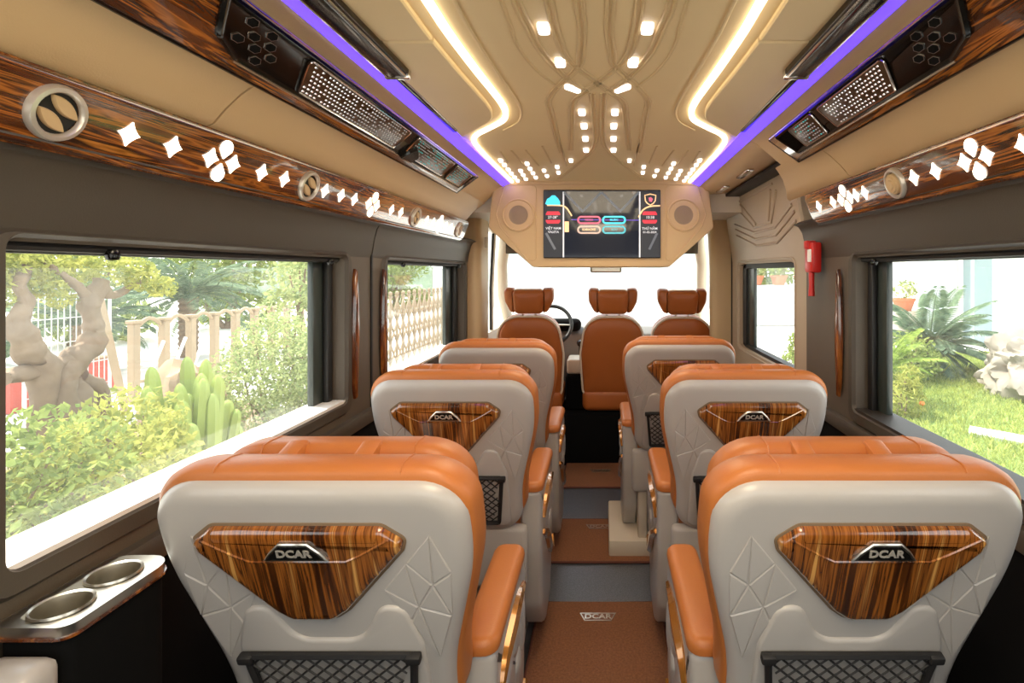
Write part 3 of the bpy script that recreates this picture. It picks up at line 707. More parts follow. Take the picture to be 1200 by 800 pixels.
    for sg in (-1, 1):
        for k in range(-13, 14):
            seg = []
            for j in range(11):
                v = vb+(vt-vb)*j/10; u = k*stp+sg*(v-(vb+vt)/2)*1.12
                if abs(u) <= hw(v): seg.append(FBK(u, v, .036+.006*math.sin(PI*j/10)))
            if len(seg) > 1: m_.tube(seg, .0021, 4)
    obj('net', m_, M['net'], nf)
    # orange cushions
    ao = roundpoly([(-.232, .04), (.232, .04), (.236, .20), (.288, .46), (.284, .652), (-.284, .652), (-.288, .46), (-.236, .20)], [.10, .10, .6, .5, .145, .145, .5, .6], 9)
    m_ = MB(); m_.puff(ao, [(.035, -.002), (.010, -.004), (.003, -.011), (0, -.022), (-.004, -.050), (-.002, -.078), (.010, -.096), (.03, -.104), ('s', .7, -.108)], FCU); cu = obj('backrest', m_, M['orange'], t, angle=60)
    for sg in (-1, 1):
        m_ = MB(); m_.tube([FCU(sg*.165, .6525-i_, w_) for w_, i_ in ((-.006, .008), (-.011, .003), (-.022, 0), (-.05, -.004), (-.078, -.002), (-.096, .010))], .0016, 5); obj('seam', m_, M['orange'], cu)
    bo = roundpoly([(-.21, .10), (.21, .10), (.256, .43), (.252, .624), (-.252, .624), (-.256, .43)], [.08, .08, .4, .11, .11, .4], 8)
    m_ = MB(); m_.puff(bo, [(.05, -.100), (.018, -.106), (.003, -.120), (.0, -.140), (.0, -.175), (.012, -.200), (.04, -.218), ('s', .7, -.222)], FCB); pd = obj('front_cushion', m_, M['orange'], t, angle=60)
    for sg in (-1, 1):
        m_ = MB(); m_.tube([FCB(sg*.150, .6245-i_, w_) for w_, i_ in ((-.106, .018), (-.120, .003), (-.14, 0), (-.175, 0), (-.2, .012))], .0016, 5); obj('seam', m_, M['orange'], pd)
    for u in (-.085, .062):
        m_ = MB(); m_.rbox(u-.020, u+.020, .596, .6255, -.135, -.070, .008, 2, FBK); obj('strap', m_, M['orange'], t)
    # seat, cover and pedestal
    m_ = MB(); m_.rbox(-.205, .205, .20, .72, .40, .53, .05, 4); obj('seat_cushion', m_, M['orange'], t)
    m_ = MB(); m_.rbox(-.235, .235, .185, .235, .36, .59, .02, 3); obj('rear_cover', m_, M['shell_trim'], t)
    m_ = MB(); m_.puff(roundpoly([(-.19, .27), (.19, .27), (.19, .66), (-.19, .66)], .03, 4), [(0, .40), (.03, .20), (.02, .03), (0, .03), (0, 0)], lambda u, v, w_: (u, v, w_)); obj('pedestal', m_, M['shell_trim'], t)
    for sg in (-1, 1):
        FA = lambda u, v, w_, sg=sg: (sg*(.242+w_), u, v)
        ao2 = roundpoly([(.245, .700), (.665, .712), (.705, .64), (.69, .36), (.61, .10), (.40, .08), (.30, .22), (.255, .45)], [.02, .05, .04, .1, .06, .08, .12, .1], 5)
        m_ = MB(); m_.puff(ao2, [(.010, -.042), (0, -.034), (0, .024), (.006, .034), (.016, .039), (.035, .0405)], FA); ar = obj('armrest', m_, M['shell'], t)
        o_ = roundpoly([(.2, .237), (.287, .237), (.287, .665), (.2, .665)], [.035, .035, .03, .03], 5)
        m_ = MB(); m_.puff(o_, [(0, .700), (-.002, .712), (.0, .724), (.008, .733), (.020, .736)], lambda u, v, w_, sg=sg: (sg*u, v, w_)); obj('arm_pad', m_, M['orange'], ar, 'orange leather arm pad')
        wv = smooth_path([(.295, .575, 0), (.335, .625, 0), (.42, .64, 0), (.53, .645, 0), (.64, .625, 0)], 5)
        m_ = MB(); n_ = len(wv); m_.tube([FA(p.x, p.y, .041) for p in wv], [.009+.012*math.sin(PI*i/(n_-1)) for i in range(n_)], 7)
        obj('gold_wave', m_, M['gold'], ar)
        wv = smooth_path([(.30, .52, 0), (.335, .50, 0), (.40, .46, 0), (.50, .36, 0), (.60, .30, 0), (.655, .33, 0)], 5)
        m_ = MB(); n_ = len(wv); m_.tube([FA(p.x, p.y, .041) for p in wv], [.009+.013*math.sin(PI*i/(n_-1)) for i in range(n_)], 7)
        obj('gold_wave', m_, M['gold'], ar)
        for lf in ([(.33, .56), (.40, .60), (.46, .57), (.42, .51), (.36, .50)], [(.45, .60), (.55, .61), (.57, .55), (.50, .50), (.46, .54)], [(.58, .60), (.645, .58), (.655, .45), (.60, .44), (.585, .52)], [(.50, .47), (.56, .52), (.58, .43), (.54, .38)]):
            m_ = MB(); m_.puff(roundpoly(lf, .02, 3), [(0, .036), (.003, .043), (.010, .047), ('s', .5, .050)], FA); obj('leaf_relief', m_, M['shell'], ar)
    return t
seat0 = make_seat()
SEATS = [(-.524, .93, 'left front-most-to-viewer', 'large grey backed orange seat in the left row, nearest, beside the steel cup holders'),
         (-.525, 1.80, '', 'grey backed orange seat in the left row, second from the cup holders'),
         (-.525, 2.55, '', 'grey backed orange seat in the left row, just behind the driver seat'),
         (.474, .93, '', 'large grey backed orange seat in the right row, nearest, beside the lawn window'),
         (.490, 1.80, '', 'grey backed orange seat in the right row, in the middle, with the red hammer above'),
         (.385, 2.66, '', 'grey backed orange seat in the right row on the cream plinth by the sliding door')]
for i, (x, y, _, lab) in enumerate(SEATS):
    r = seat0 if i == 0 else dup(seat0)
    r.location = (x, y, 0); r['label'] = lab
    for ch in r.children:                      # the inlay sits a little towards the window side
        if ch.name.startswith(('wood_inlay', 'inlay_gap')): ch.location.x = math.copysign(.020, x)
m_ = MB(); m_.rbox(-.36, .30, .19, .70, 0, .10, .012, 2); obj('plinth', m_, M['cream'], r, 'cream box plinth')
m_ = MB(); m_.rbox(-.20, -.15, .22, .34, .09, .42, .012, 2); obj('support_leg', m_, M['cream'], r)

# floor mats
for i, (y0, y1, ly, lab) in enumerate(((.9, 2.46, 2.35, 'nearest'), (2.80, 3.28, 3.18, 'middle'), (3.77, 4.235, 4.07, 'farthest'))):
    x1 = .26 if i != 1 else .245
    mt = MB(); mt.rbox(-.30, x1, y0, y1, .004, .018, .005, 2)
    if 'mat' not in M: M['mat'] = mat('brown_coil_mat', (.225, .088, .037), .9, bump=1, bscale=200, var=.55, vscale=110)
    o = tag(obj('floor_mat', mt, M['mat']), 'brown looped aisle mat with a small metal badge, %s of the three' % lab, 'floor mat')
    m_ = MB(); m_.tube([(-.30, y0, .012), (x1, y0, .012), (x1, y1, .012), (-.30, y1, .012)], .007, 6, closed=True); obj('mat_edging', m_, mat('mat_binding', (.12, .035, .02), .8), o)
    ly += .0; k = .95
    pl = [(-.085, .022), (.085, .022), (.062, -.030), (-.062, -.030)]
    FP = lambda u, v, w_: (-.028+u*k, ly+v, .018+w_)
    m_ = MB(); q = ccw(pl); m_.rings([[FP(*p, 0) for p in q], [FP(*p, .003) for p in q], [FP(*p, .003) for p in offset(q, .004)], [FP(*p, 0) for p in offset(q, .0045)]], False, False)
    bd = obj('badge', m_, M['steel'], o)
    m_ = MB(); m_.puff(offset(q, .004), [(0, 0), (0, .0015)], FP); obj('badge_field', m_, mat('badge_brown', (.20, .09, .05), .5), bd, angle=0)
    text_mesh('badge_text', 'DCAR', .044, M['steel'], lambda a, b, c: FP(a, b-.003, .002+c), .001, bd, bold=.001, squash=1.05)

# cup holder console by the left wall
cp = thing('cup_holder_console', 'black and silver side console with two steel cup wells below the left window', 'console', (-.885, .86, 0))
FC2 = lambda u, v, w_: (u, v, w_)
o_ = roundpoly([(-.06, -.045), (.058, -.045), (.058, .165), (-.06, .165)], [.02, .02, .045, .03], 5)
def plate_with_holes(o_, centres, r, z0, z1, z2):
    """rim plate with round wells, filled by bmesh"""
    bm = bmesh.new(); edges = []
    def loop(pts):
        vs = [bm.verts.new((a, b, z1)) for a, b in pts]
        for i in range(len(vs)): edges.append(bm.edges.new((vs[i-1], vs[i])))
    loop(o_)
    for c in centres: loop([(c[0]+r*math.cos(2*PI*k/28), c[1]+r*math.sin(2*PI*k/28)) for k in range(28)])
    bmesh.ops.triangle_fill(bm, edges=edges, use_beauty=True)
    g = bmesh.ops.extrude_face_region(bm, geom=bm.faces[:])
    for e in g['geom']:
        if isinstance(e, bmesh.types.BMVert): e.co.z = z0
    bm.verts.index_update(); mb = MB(); mb.add([v.co[:] for v in bm.verts], [[v.index for v in f.verts] for f in bm.faces]); bm.free(); return mb
CC = [(-.002, .006), (-.002, .098)]
obj('rim_plate', plate_with_holes(o_, CC, .0375, .985, 1.001, 0), M['steel'], cp)
obj('wood_edge', plate_with_holes(offset(ccw(o_), -.003), CC, .038, .981, .985, 0), M['wood_handle'], cp)
m_ = plate_with_holes(offset(ccw(o_), .004), CC, .038, .87, .981, 0); m_.puff(offset(ccw(o_), .004), [(.0, 0), (0, .87)], FC2); obj('console_body', m_, M['carcass'], cp)
for c in CC:
    m_ = MB(); m_.rings([[(c[0]+r*math.cos(2*PI*j/28), c[1]+r*math.sin(2*PI*j/28), h) for j in range(28)] for r, h in ((.0415, 1.003), (.0405, 1.007), (.037, 1.005), (.0355, .995), (.035, .96), (.034, .91), (.031, .898), (.0, .897))], False, False)
    obj('cup_well', m_, M['steel'], cp)
m_ = MB(); m_.rbox(-.045, .058, -.11, -.047, .88, .968, .02, 3); nk = obj('front_block', m_, M['shell'], cp)
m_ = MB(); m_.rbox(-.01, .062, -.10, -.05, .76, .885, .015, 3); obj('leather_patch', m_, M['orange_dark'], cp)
m_ = MB(); m_.rbox(-.085, .0, -.17, -.105, .80, .965, .02, 3); sp = obj('switch_panel', m_, M['gloss'], cp)
m_ = MB(); m_.lathe([(.020, .966), (.022, .968), (.024, .966)], 20, lambda a, b, c: (-.035+a, -.138+b, c)); obj('socket_ring', m_, M['chrome'], sp)
m_ = MB(); m_.lathe([(0, .967), (.010, .967), (.011, .965)], 14, lambda a, b, c: (-.035+a, -.138+b, c)); obj('socket_light', m_, glow('blue_light', (.12, .12, 1), 2), sp)

# ------------------------------------------------------------ cab
for s, side in ((-1, 'left'), (1, 'right')):
    y0 = 3.76 if s < 0 else 3.92
    m_ = MB(); m_.puff(roundpoly([(.80 if s > 0 else .86, y0), (1.04, y0), (1.04, y0+.30), (.86, y0+.30)], .05, 5), [(0, 0), (0, 2.12)], lambda u, v, w_, s=s: (X(s, u), v, w_))
    tr = struct(obj('trim_%d' % (2 if s < 0 else 3), m_, M['beige']))
    m_ = MB(); m_.rbox(X(s, .835)-.012, X(s, .835)+.012, y0+.06, y0+.10, 1.72, 1.80, .006, 2); obj('belt_guide', m_, M['cream'], tr)
    m_ = MB(); m_.box(*slab(s, .98, 1.05, y0+.2, 5.6, .3, 1.02)); m_.box(*slab(s, .90, 1.0, y0+.2, 5.0, 1.90, 2.2)); 
    m_.box(*slab(s, .98, 1.05, y0+.26, y0+.31, 1.0, 1.92))
    dd = struct(obj('door_%d' % (2 if s < 0 else 3), m_, M['cream'], angle=0))
    m_ = MB(); m_.tube([(X(s, .985), 5.62, .98), (X(s, .965), 5.15, 1.32), (X(s, .93), 4.92, 1.62), (X(s, .86), 4.78, 1.93)], [.055, .05, .05, .055], 10); obj('windscreen_pillar', m_, M['cream'], dd)
    m_ = MB(); m_.tube([(X(s, 1.0), 4.78, 1.0), (X(s, .99), 4.74, 1.4), (X(s, .95), 4.66, 1.9)], .020, 8); obj('window_divider', m_, M['cream'], dd)
    m_ = MB(); m_.tube([(X(s, .99), 4.72, 1.03), (X(s, .985), 4.68, 1.4), (X(s, .945), 4.60, 1.88)], .012, 6); obj('window_rubber', m_, M['black'], dd)
    m_ = MB(); m_.box(*slab(s, 1.01, 1.014, y0+.3, 5.5, 1.0, 1.92)); obj('window_pane', m_, M['glass'], dd, angle=0)
    m_ = MB(); m_.tube(smooth_path([(X(s, .90), y0+.12, 1.78), (X(s, .90), y0+.2, 1.70), (X(s, .92), y0+.28, 1.62)], 4), .018, 8); obj('grab_handle', m_, M['cream'], dd)
struct(obj('trim_4', MB().box(-1.0, .96, 3.4, 4.8, 1.93, 2.14), M['cream'], angle=0))['label'] = 'cab roof lining'
wsf = MB()
wsf.puff([(-1.0, 4.72), (.96, 4.72), (.96, 4.82), (-1.0, 4.82)], [(0, 1.90), (0, 2.14)], lambda u, v, w_: (u, v, w_))
ws = struct(obj('window_7', wsf, M['cream'], angle=0))
obj('windscreen_pane', MB().add([(-.98, 5.62, .98), (.94, 5.62, .98), (.84, 4.78, 1.93), (-.88, 4.78, 1.93), (-.98, 5.626, .98), (.94, 5.626, .98), (.84, 4.786, 1.93), (-.88, 4.786, 1.93)],
                              [(0, 1, 2, 3), (4, 7, 6, 5), (0, 4, 5, 1), (1, 5, 6, 2), (2, 6, 7, 3), (3, 7, 4, 0)]), M['glass'], ws, angle=0)
for s, side in ((-1, 'left'), (1, 'right')):
    m_ = MB(); m_.rbox(X(s, .70)-.12, X(s, .70)+.12, 4.50, 4.53, 1.70, 1.86, .01, 2)
    tag(obj('sun_visor', m_, M['taupe']), 'folded sun visor at the %s top of the windscreen' % side, 'sun visor')
rm = thing('rear_view_mirror', 'small cream backed rear view mirror hanging below the bulkhead', 'mirror', (.015, 4.55, 1.585))
m_ = MB(); m_.rbox(-.135, .135, -.015, .02, -.045, .035, .02, 3); obj('mirror_body', m_, M['taupe_mid'], rm)
m_ = MB(); m_.rbox(-.12, .12, -.018, -.012, -.036, .026, .004, 1); obj('mirror_glass', m_, M['steel'], rm)
m_ = MB(); m_.tube([(0, .02, .0), (0, .08, .12), (0, .20, .30)], .012, 8); obj('mirror_stem', m_, M['cream'], rm)

def cab_seat(wd, ht):
    t = thing('cab_seat', '', 'seat', group='orange cab seats with winged headrests'); t['label'] = ''
    a = math.radians(12)
    F = lambda u, v, w_: (u, .14-v*math.sin(a)-w_*math.cos(a), v*math.cos(a)-w_*math.sin(a))
    h = wd/2
    o_ = roundpoly([(-h*.92, 0), (h*.92, 0), (h, .35), (h*.82, ht), (-h*.82, ht), (-h, .35)], [.05, .05, .3, .17, .17, .3], 8)
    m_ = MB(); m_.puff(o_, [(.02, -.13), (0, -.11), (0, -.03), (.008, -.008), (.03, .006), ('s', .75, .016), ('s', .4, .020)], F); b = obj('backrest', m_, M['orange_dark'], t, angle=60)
    m_ = MB(); m_.tube([F(p[0], p[1], -.012) for p in offset(ccw(o_), -.003)], .009, 6, closed=True); obj('piping', m_, M['piping'], b)
    h0 = ht+.022
    for sg in (-1, 1):
        m_ = MB(); m_.tube([F(sg*.05, ht-.03, -.06), F(sg*.05, h0+.05, -.06)], .008, 8); obj('headrest_post', m_, M['chrome'], t)
    o2 = roundpoly([(-.112, h0), (.112, h0), (.125, h0+.19), (-.125, h0+.19)], .035, 5)
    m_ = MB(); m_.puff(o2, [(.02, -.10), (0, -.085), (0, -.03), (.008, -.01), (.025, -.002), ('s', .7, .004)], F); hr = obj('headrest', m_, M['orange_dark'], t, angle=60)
    m_ = MB(); m_.tube([F(p[0], p[1], -.05) for p in o2], .006, 6, closed=True); obj('piping', m_, M['piping'], hr)
    for sg in (-1, 1):
        o3 = roundpoly([(sg*.112, h0+.0), (sg*.15, h0+.01), (sg*.192, h0+.09), (sg*.198, h0+.192), (sg*.112, h0+.192)], [.01, .03, .06, .03, .01], 5)
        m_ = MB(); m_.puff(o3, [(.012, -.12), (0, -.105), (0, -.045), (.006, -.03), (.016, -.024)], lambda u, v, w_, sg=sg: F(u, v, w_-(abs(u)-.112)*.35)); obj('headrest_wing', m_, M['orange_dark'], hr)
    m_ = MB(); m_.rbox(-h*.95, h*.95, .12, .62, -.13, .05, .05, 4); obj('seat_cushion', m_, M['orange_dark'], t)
    m_ = MB(); m_.rbox(-h*.85, h*.85, .16, .58, -.19, -.12, .01, 2); obj('seat_base', m_, M['carcass'], t)
    return t
CY, CZ = 4.16, .545
big = cab_seat(.54, .66); big.location = (-.595, CY-.02, CZ); big['label'] = 'orange driver seat behind the steering wheel'
mid = cab_seat(.52, .655); mid.location = (.070, CY, CZ); mid['label'] = 'orange cab seat standing in the middle, straight behind the screen'
r = dup(mid, label='orange front passenger seat beside the sliding door, farthest to the side', loc=(.62, CY, CZ-.005))
# dashboard, wheel, centre stack
db = thing('dashboard', 'pale grey dashboard across the cab under the windscreen', 'dashboard', (XC, 5.3, .4))
m_ = MB(); m_.puff(roundpoly([(5.62, 0), (5.62, .60), (5.35, .64), (5.12, .62), (5.04, .55), (5.08, .25), (5.2, 0)], .04, 4), [(0, -.93), (0, .93)], lambda u, v, w_: (w_, u-5.3, v)); obj('dash_top', m_, mat('dash_grey', (.20, .195, .19), .5), db)
m_ = MB(); m_.rbox(-.17, .12, -.32, -.2, .15, .60, .03, 3); obj('centre_stack', m_, M['cream'], db)
m_ = MB(); m_.rbox(-.13, .07, -.335, -.31, .40, .55, .008, 2); obj('stack_screen', m_, M['gloss'], db)
for k in (-.10, -.03, .04): 
    m_ = MB(); m_.lathe([(0, .335), (.02, .335), (.022, .32), (.022, .30)], 14, lambda a, b, c, k=k: (k+a, -c, .30+b)); obj('dial', m_, M['chrome'], db)
m_ = MB(); m_.rbox(-.50, -.20, -.30, -.16, .58, .70, .05, 4); obj('instrument_hood', m_, M['carcass'], db)
st = thing('steering_wheel', 'dark steering wheel showing past the driver seat', 'steering wheel', (-.49, 4.84, 1.06), 0)
ti = math.radians(28)
FW = lambda u, v, w_: (u, v*math.sin(ti)+w_*math.cos(ti)*-1, v*math.cos(ti)+w_*math.sin(ti))
m_ = MB(); m_.tube([FW(.19*math.cos(2*PI*k/36), .19*math.sin(2*PI*k/36), 0) for k in range(36)], .018, 8, closed=True); obj('wheel_rim', m_, M['black'], st)
m_ = MB(); m_.lathe([(0, .03), (.05, .028), (.07, .01), (.07, -.03)], 20, FW); obj('hub', m_, M['carcass'], st)
for a in (0, PI, -PI/2):
    m_ = MB(); m_.tube([FW(.06*math.cos(a), .06*math.sin(a), 0), FW(.18*math.cos(a), .18*math.sin(a), 0)], [.022, .014], 8, flat=.5); obj('spoke', m_, M['steel'], st)
m_ = MB(); m_.tube([FW(0, 0, -.03), (0, .12, -.02), (0, .30, -.12)], .04, 10); obj('column', m_, M['carcass'], st)
gc = thing('gear_console', 'cream and black gear console between driver and middle seat', 'console', (-.22, 4.75, .40))
m_ = MB(); m_.rbox(-.10, .09, -.38, .30, 0, .30, .03, 3); obj('console_body', m_, M['carcass'], gc)
m_ = MB(); m_.rbox(-.09, .08, -.37, -.10, .30, .42, .02, 3); obj('storage_box', m_, M['cream'], gc)
m_ = MB(); m_.rbox(-.09, .08, -.06, .28, .295, .33, .012, 2); obj('console_lid', m_, M['cream'], gc)
m_ = MB(); m_.tube([(0, .08, .32), (0, .06, .48)], [.014, .010], 8); m_.lathe([(0, .03), (.024, .02), (.03, 0), (.02, -.025), (0, -.03)], 14, lambda a, b, c: (a, .055+b, .50+c)); obj('gear_lever', m_, M['gloss'], gc)

# ------------------------------------------------------------ outside
M['concrete'] = mat('sunlit_concrete', (.62, .59, .54), .9, bump=.2, bscale=20, var=.08, vscale=.8)
M['lawn'] = mat('lawn_soil', (.17, .24, .05), .9, var=.3, vscale=1.5)
M['stone'] = mat('pale_stone', (.50, .44, .36), .9, bump=.8, bscale=6, var=.3, vscale=3)
M['bark'] = mat('pale_bark', (.21, .145, .095), .85, bump=.6, bscale=25, var=.3, vscale=9)
M['wall_white'] = mat('white_render', (.78, .77, .74), .9)
M['column'] = mat('blue_grey_column', (.28, .36, .38), .8)
M['post'] = mat('cream_concrete_post', (.36, .275, .18), .9, var=.15)
M['terracotta'] = mat('terracotta', (.50, .17, .08), .8)
M['wire'] = mat('galvanised_wire', (.5, .5, .48), .5, metal=.4)
M['hillside'] = mat('hillside_scrub', (.10, .14, .09), .95, var=.4, vscale=.3)
def leaf_mat(name, c, tr=.45):
    m = bpy.data.materials.new(name); m.use_nodes = True; n = m.node_tree; n.nodes.clear()
    o = n.nodes.new('ShaderNodeOutputMaterial'); d = n.nodes.new('ShaderNodeBsdfDiffuse'); t = n.nodes.new('ShaderNodeBsdfTranslucent'); x = n.nodes.new('ShaderNodeMixShader'); x.inputs[0].default_value = tr
    tc_ = n.nodes.new('ShaderNodeTexCoord'); nz = n.nodes.new('ShaderNodeTexNoise'); nz.inputs['Scale'].default_value = 9; nz.inputs['Detail'].default_value = 2
    r = n.nodes.new('ShaderNodeValToRGB'); e = r.color_ramp.elements
    e[0].position = .3; e[0].color = (c[0]*.55, c[1]*.62, c[2]*.6, 1); e[1].position = .7; e[1].color = (min(1, c[0]*1.5), min(1, c[1]*1.35), c[2]*1.3, 1)
    n.links.new(tc_.outputs['Object'], nz.inputs[0]); n.links.new(nz.outputs[0], r.inputs[0])
    n.links.new(r.outputs[0], d.inputs[0]); n.links.new(r.outputs[0], t.inputs[0]); n.links.new(d.outputs[0], x.inputs[1]); n.links.new(t.outputs[0], x.inputs[2]); n.links.new(x.outputs[0], o.inputs[0])
    return m
M['leaf'] = leaf_mat('bush_leaf', (.25, .32, .10)); M['leaf_y'] = leaf_mat('yellow_green_leaf', (.37, .40, .11)); M['leaf_d'] = leaf_mat('dark_leaf', (.10, .17, .08), .3)
M['leaf_p'] = leaf_mat('pale_leaf', (.35, .42, .19)); M['frond'] = leaf_mat('blue_green_frond', (.13, .19, .12), .3); M['frond_y'] = leaf_mat('young_frond', (.27, .37, .09))
M['cactus'] = mat('cactus_skin', (.27, .34, .07), .6, var=.2, vscale=5)
M['grass'] = leaf_mat('grass_blade', (.36, .42, .13), .4)

def quads(name, P, m, parent=None):            # P: (n, 4, 3) array
    n = len(P); me = bpy.data.meshes.new(name)
    me.vertices.add(n*4); me.vertices.foreach_set('co', P.reshape(-1).astype(np.float32))
    me.loops.add(n*4); me.loops.foreach_set('vertex_index', np.arange(n*4, dtype=np.int32))
    me.polygons.add(n); me.polygons.foreach_set('loop_start', np.arange(0, n*4, 4, dtype=np.int32)); me.polygons.foreach_set('loop_total', np.full(n, 4, dtype=np.int32))
    me.update(calc_edges=True); me.materials.append(m)
    return link(name, me, parent)
def leaves(rng, blobs, per, size, aspect=.5):
    out = []
    tot = sum(b[3]*b[4]*b[5] for b in blobs)**1
    for b in blobs:
        n = max(20, int(per*(b[3]*b[4]+b[4]*b[5]+b[3]*b[5])/3))
        d = rng.normal(size=(n, 3)); d /= np.linalg.norm(d, axis=1)[:, None]
        rr = rng.uniform(.45, 1.06, n)**.6
        c = np.array(b[:3])+d*rr[:, None]*np.array(b[3:6])
        t = rng.normal(size=(n, 3))+d*.5; t /= np.linalg.norm(t, axis=1)[:, None]
        s = np.cross(t, rng.normal(size=(n, 3))+np.array([0, 0, .8])); s /= np.linalg.norm(s, axis=1)[:, None]
        L = size*rng.uniform(.6, 1.3, n)[:, None]; W = L*aspect
        nrm = np.cross(t, s)
        out.append(np.stack([c-t*L*.5, c+s*W*.5+nrm*L*.08, c+t*L*.5, c-s*W*.5+nrm*L*.08], 1))
    return np.concatenate(out)
def shrub(name, label, cat, loc, blobs, m, per=2600, size=.09, seed=1, stems=5, group=None, aspect=.5, stem_r=.014):
    rng = np.random.default_rng(seed); rnd = random.Random(seed)
    t = thing(name, label, cat, loc, 0, group)
    fo = quads('foliage', leaves(rng, blobs, per, size, aspect), m, t)
    sm = MB()
    for k in range(stems):
        b = blobs[k % len(blobs)]; x0, y0 = rnd.uniform(-.12, .12), rnd.uniform(-.12, .12)
        tip = (b[0]+rnd.uniform(-.5, .5)*b[3], b[1]+rnd.uniform(-.5, .5)*b[4], b[2]+rnd.uniform(-.1, .6)*b[5])
        mid_ = ((x0+tip[0])/2+rnd.uniform(-.08, .08), (y0+tip[1])/2, tip[2]*.5)
        sm.tube(smooth_path([(x0, y0, 0), mid_, tip], 4), [stem_r*(1-.08*i) for i in range(9)], 6)
    obj('stems', sm, M['bark'], t)
    return t
def palm(name, label, loc, n, length, m, trunk_h, trunk_r, seed, droop=.8, lw=.022, nl=34, group=None, lift=(.1, 1.25), leaf=.20):
    rnd = random.Random(seed); t = thing(name, label, 'palm', loc, 0, group)
    tk = MB(); k = max(3, int(trunk_h/.07)); pr = []
    for i in range(k+1): pr += [(trunk_r*(1.05 if i % 2 else .9), trunk_h*i/k)]
    tk.lathe(pr, 12); obj('trunk', tk, M['bark'], t)
    for q in range(n):
        az = 2.399*q+rnd.uniform(-.2, .2); el = lift[0]+(lift[1]-lift[0])*((q+.5)/n)+rnd.uniform(-.1, .1); L = length*rnd.uniform(.85, 1.1)
        pts = []; p = Vector((0, 0, trunk_h)); e = el
        for i in range(9):
            pts.append(p.copy()); p = p+Vector((math.cos(az)*math.cos(e), math.sin(az)*math.cos(e), math.sin(e)))*L/8; e -= droop*rnd.uniform(.8, 1.2)/8*(1.2-.3*el)
        cp_ = smooth_path(pts, 5); Q = []
        side = Vector((-math.sin(az), math.cos(az), 0))
        for i in range(nl):
            f = .12+.86*i/nl; j = min(len(cp_)-2, int(f*(len(cp_)-1))); c = cp_[j]; tn = (cp_[j+1]-c).normalized(); up_ = side.cross(tn)
            ll = leaf*L*math.sin(PI*min(.97, .12+f*.85))**.7
            for sg in (-1, 1):
                d = (side*sg*.85+tn*.55+up_*.18).normalized(); wv = tn*lw
                tip = c+d*ll-Vector((0, 0, ll*.12))
                Q.append([c-wv*.5, c+d*ll*.5-wv*.6+up_*.003, tip, c+d*ll*.5+wv*.6])
        fr = quads('frond', np.array([[tuple(v) for v in q_] for q_ in Q]), m, t)
        rb = MB(); rb.tube(cp_[::5], [.014*(1-.1*i) for i in range(len(cp_[::5]))], 5); obj('frond_stalk', rb, m, fr)
    return t
def rock(name, label, loc, r, seed, sq=(1, 1, 1), m=None, sub=4, amp=.35):
    bm = bmesh.new(); bmesh.ops.create_icosphere(bm, subdivisions=sub, radius=1)
    for v in bm.verts:
        p = v.co.copy(); d = mnoise.fractal(p*1.3+Vector((seed*3.1, 0, 0)), 1, 2, 5)*amp+abs(mnoise.noise(p*2.7+Vector((0, seed, 0))))*-.25
        v.co = p*(1+d); v.co = Vector((v.co.x*r*sq[0], v.co.y*r*sq[1], max(-.75, v.co.z)*r*sq[2]+.70*r*sq[2]))
    me = bpy.data.meshes.new(name); bm.to_mesh(me); bm.free(); me.materials.append(m or M['stone']); me.shade_smooth(); me.set_sharp_from_angle(angle=.6)
    o = link(name, me); o.location = loc; return tag(o, label, 'rock')

struct(obj('ground', MB().add([(-120, -60, GZ), (120, -60, GZ), (120, 160, GZ), (-120, 160, GZ)], [(0, 1, 2, 3)]), M['concrete'], angle=0))
lawn = struct(obj('lawn', MB().puff(roundpoly([(3.2, 2.5), (14, 2.5), (14, 14.5), (4.9, 14.5), (4.3, 9)], .5, 4), [(0, GZ), (0, GZ+.05)], lambda u, v, w_: (u, v, w_)), M['lawn'], angle=0))
rng = np.random.default_rng(5)
n = 70000
gx = rng.uniform(3.3, 12.5, n); gy = rng.uniform(3.2, 14.3, n); k_ = (gx > 3.3+.11*gy) & (gx/gy > .35) & (gx/gy < 1.0); gx, gy = gx[k_], gy[k_]; n = len(gx)
a = rng.uniform(0, 2*PI, n); hh = rng.uniform(.05, .11, n); ww = rng.uniform(.006, .013, n); lx = rng.normal(0, .04, n); ly = rng.normal(0, .04, n); z0 = np.full(n, GZ+.045)
c0 = np.stack([gx, gy, z0], 1); wv = np.stack([np.cos(a)*ww, np.sin(a)*ww, 0*a], 1); tp = c0+np.stack([lx, ly, hh], 1)
gr = quads('grass', np.stack([c0-wv, c0+wv, tp+wv*.3, tp-wv*.3], 1), M['grass']); stuff(gr); gr['label'] = 'short sunlit lawn grass'; gr['category'] = 'grass'
bed = struct(obj('garden_bed', MB().puff(roundpoly([(-2.0, 1.2), (-6.4, 1.2), (-6.9, 9.2), (-2.9, 7.6)], .4, 4), [(0, GZ), (0, GZ+.06)], lambda u, v, w_: (u, v, w_)), mat('garden_soil', (.22, .15, .09), .95, var=.3, vscale=3), angle=0))

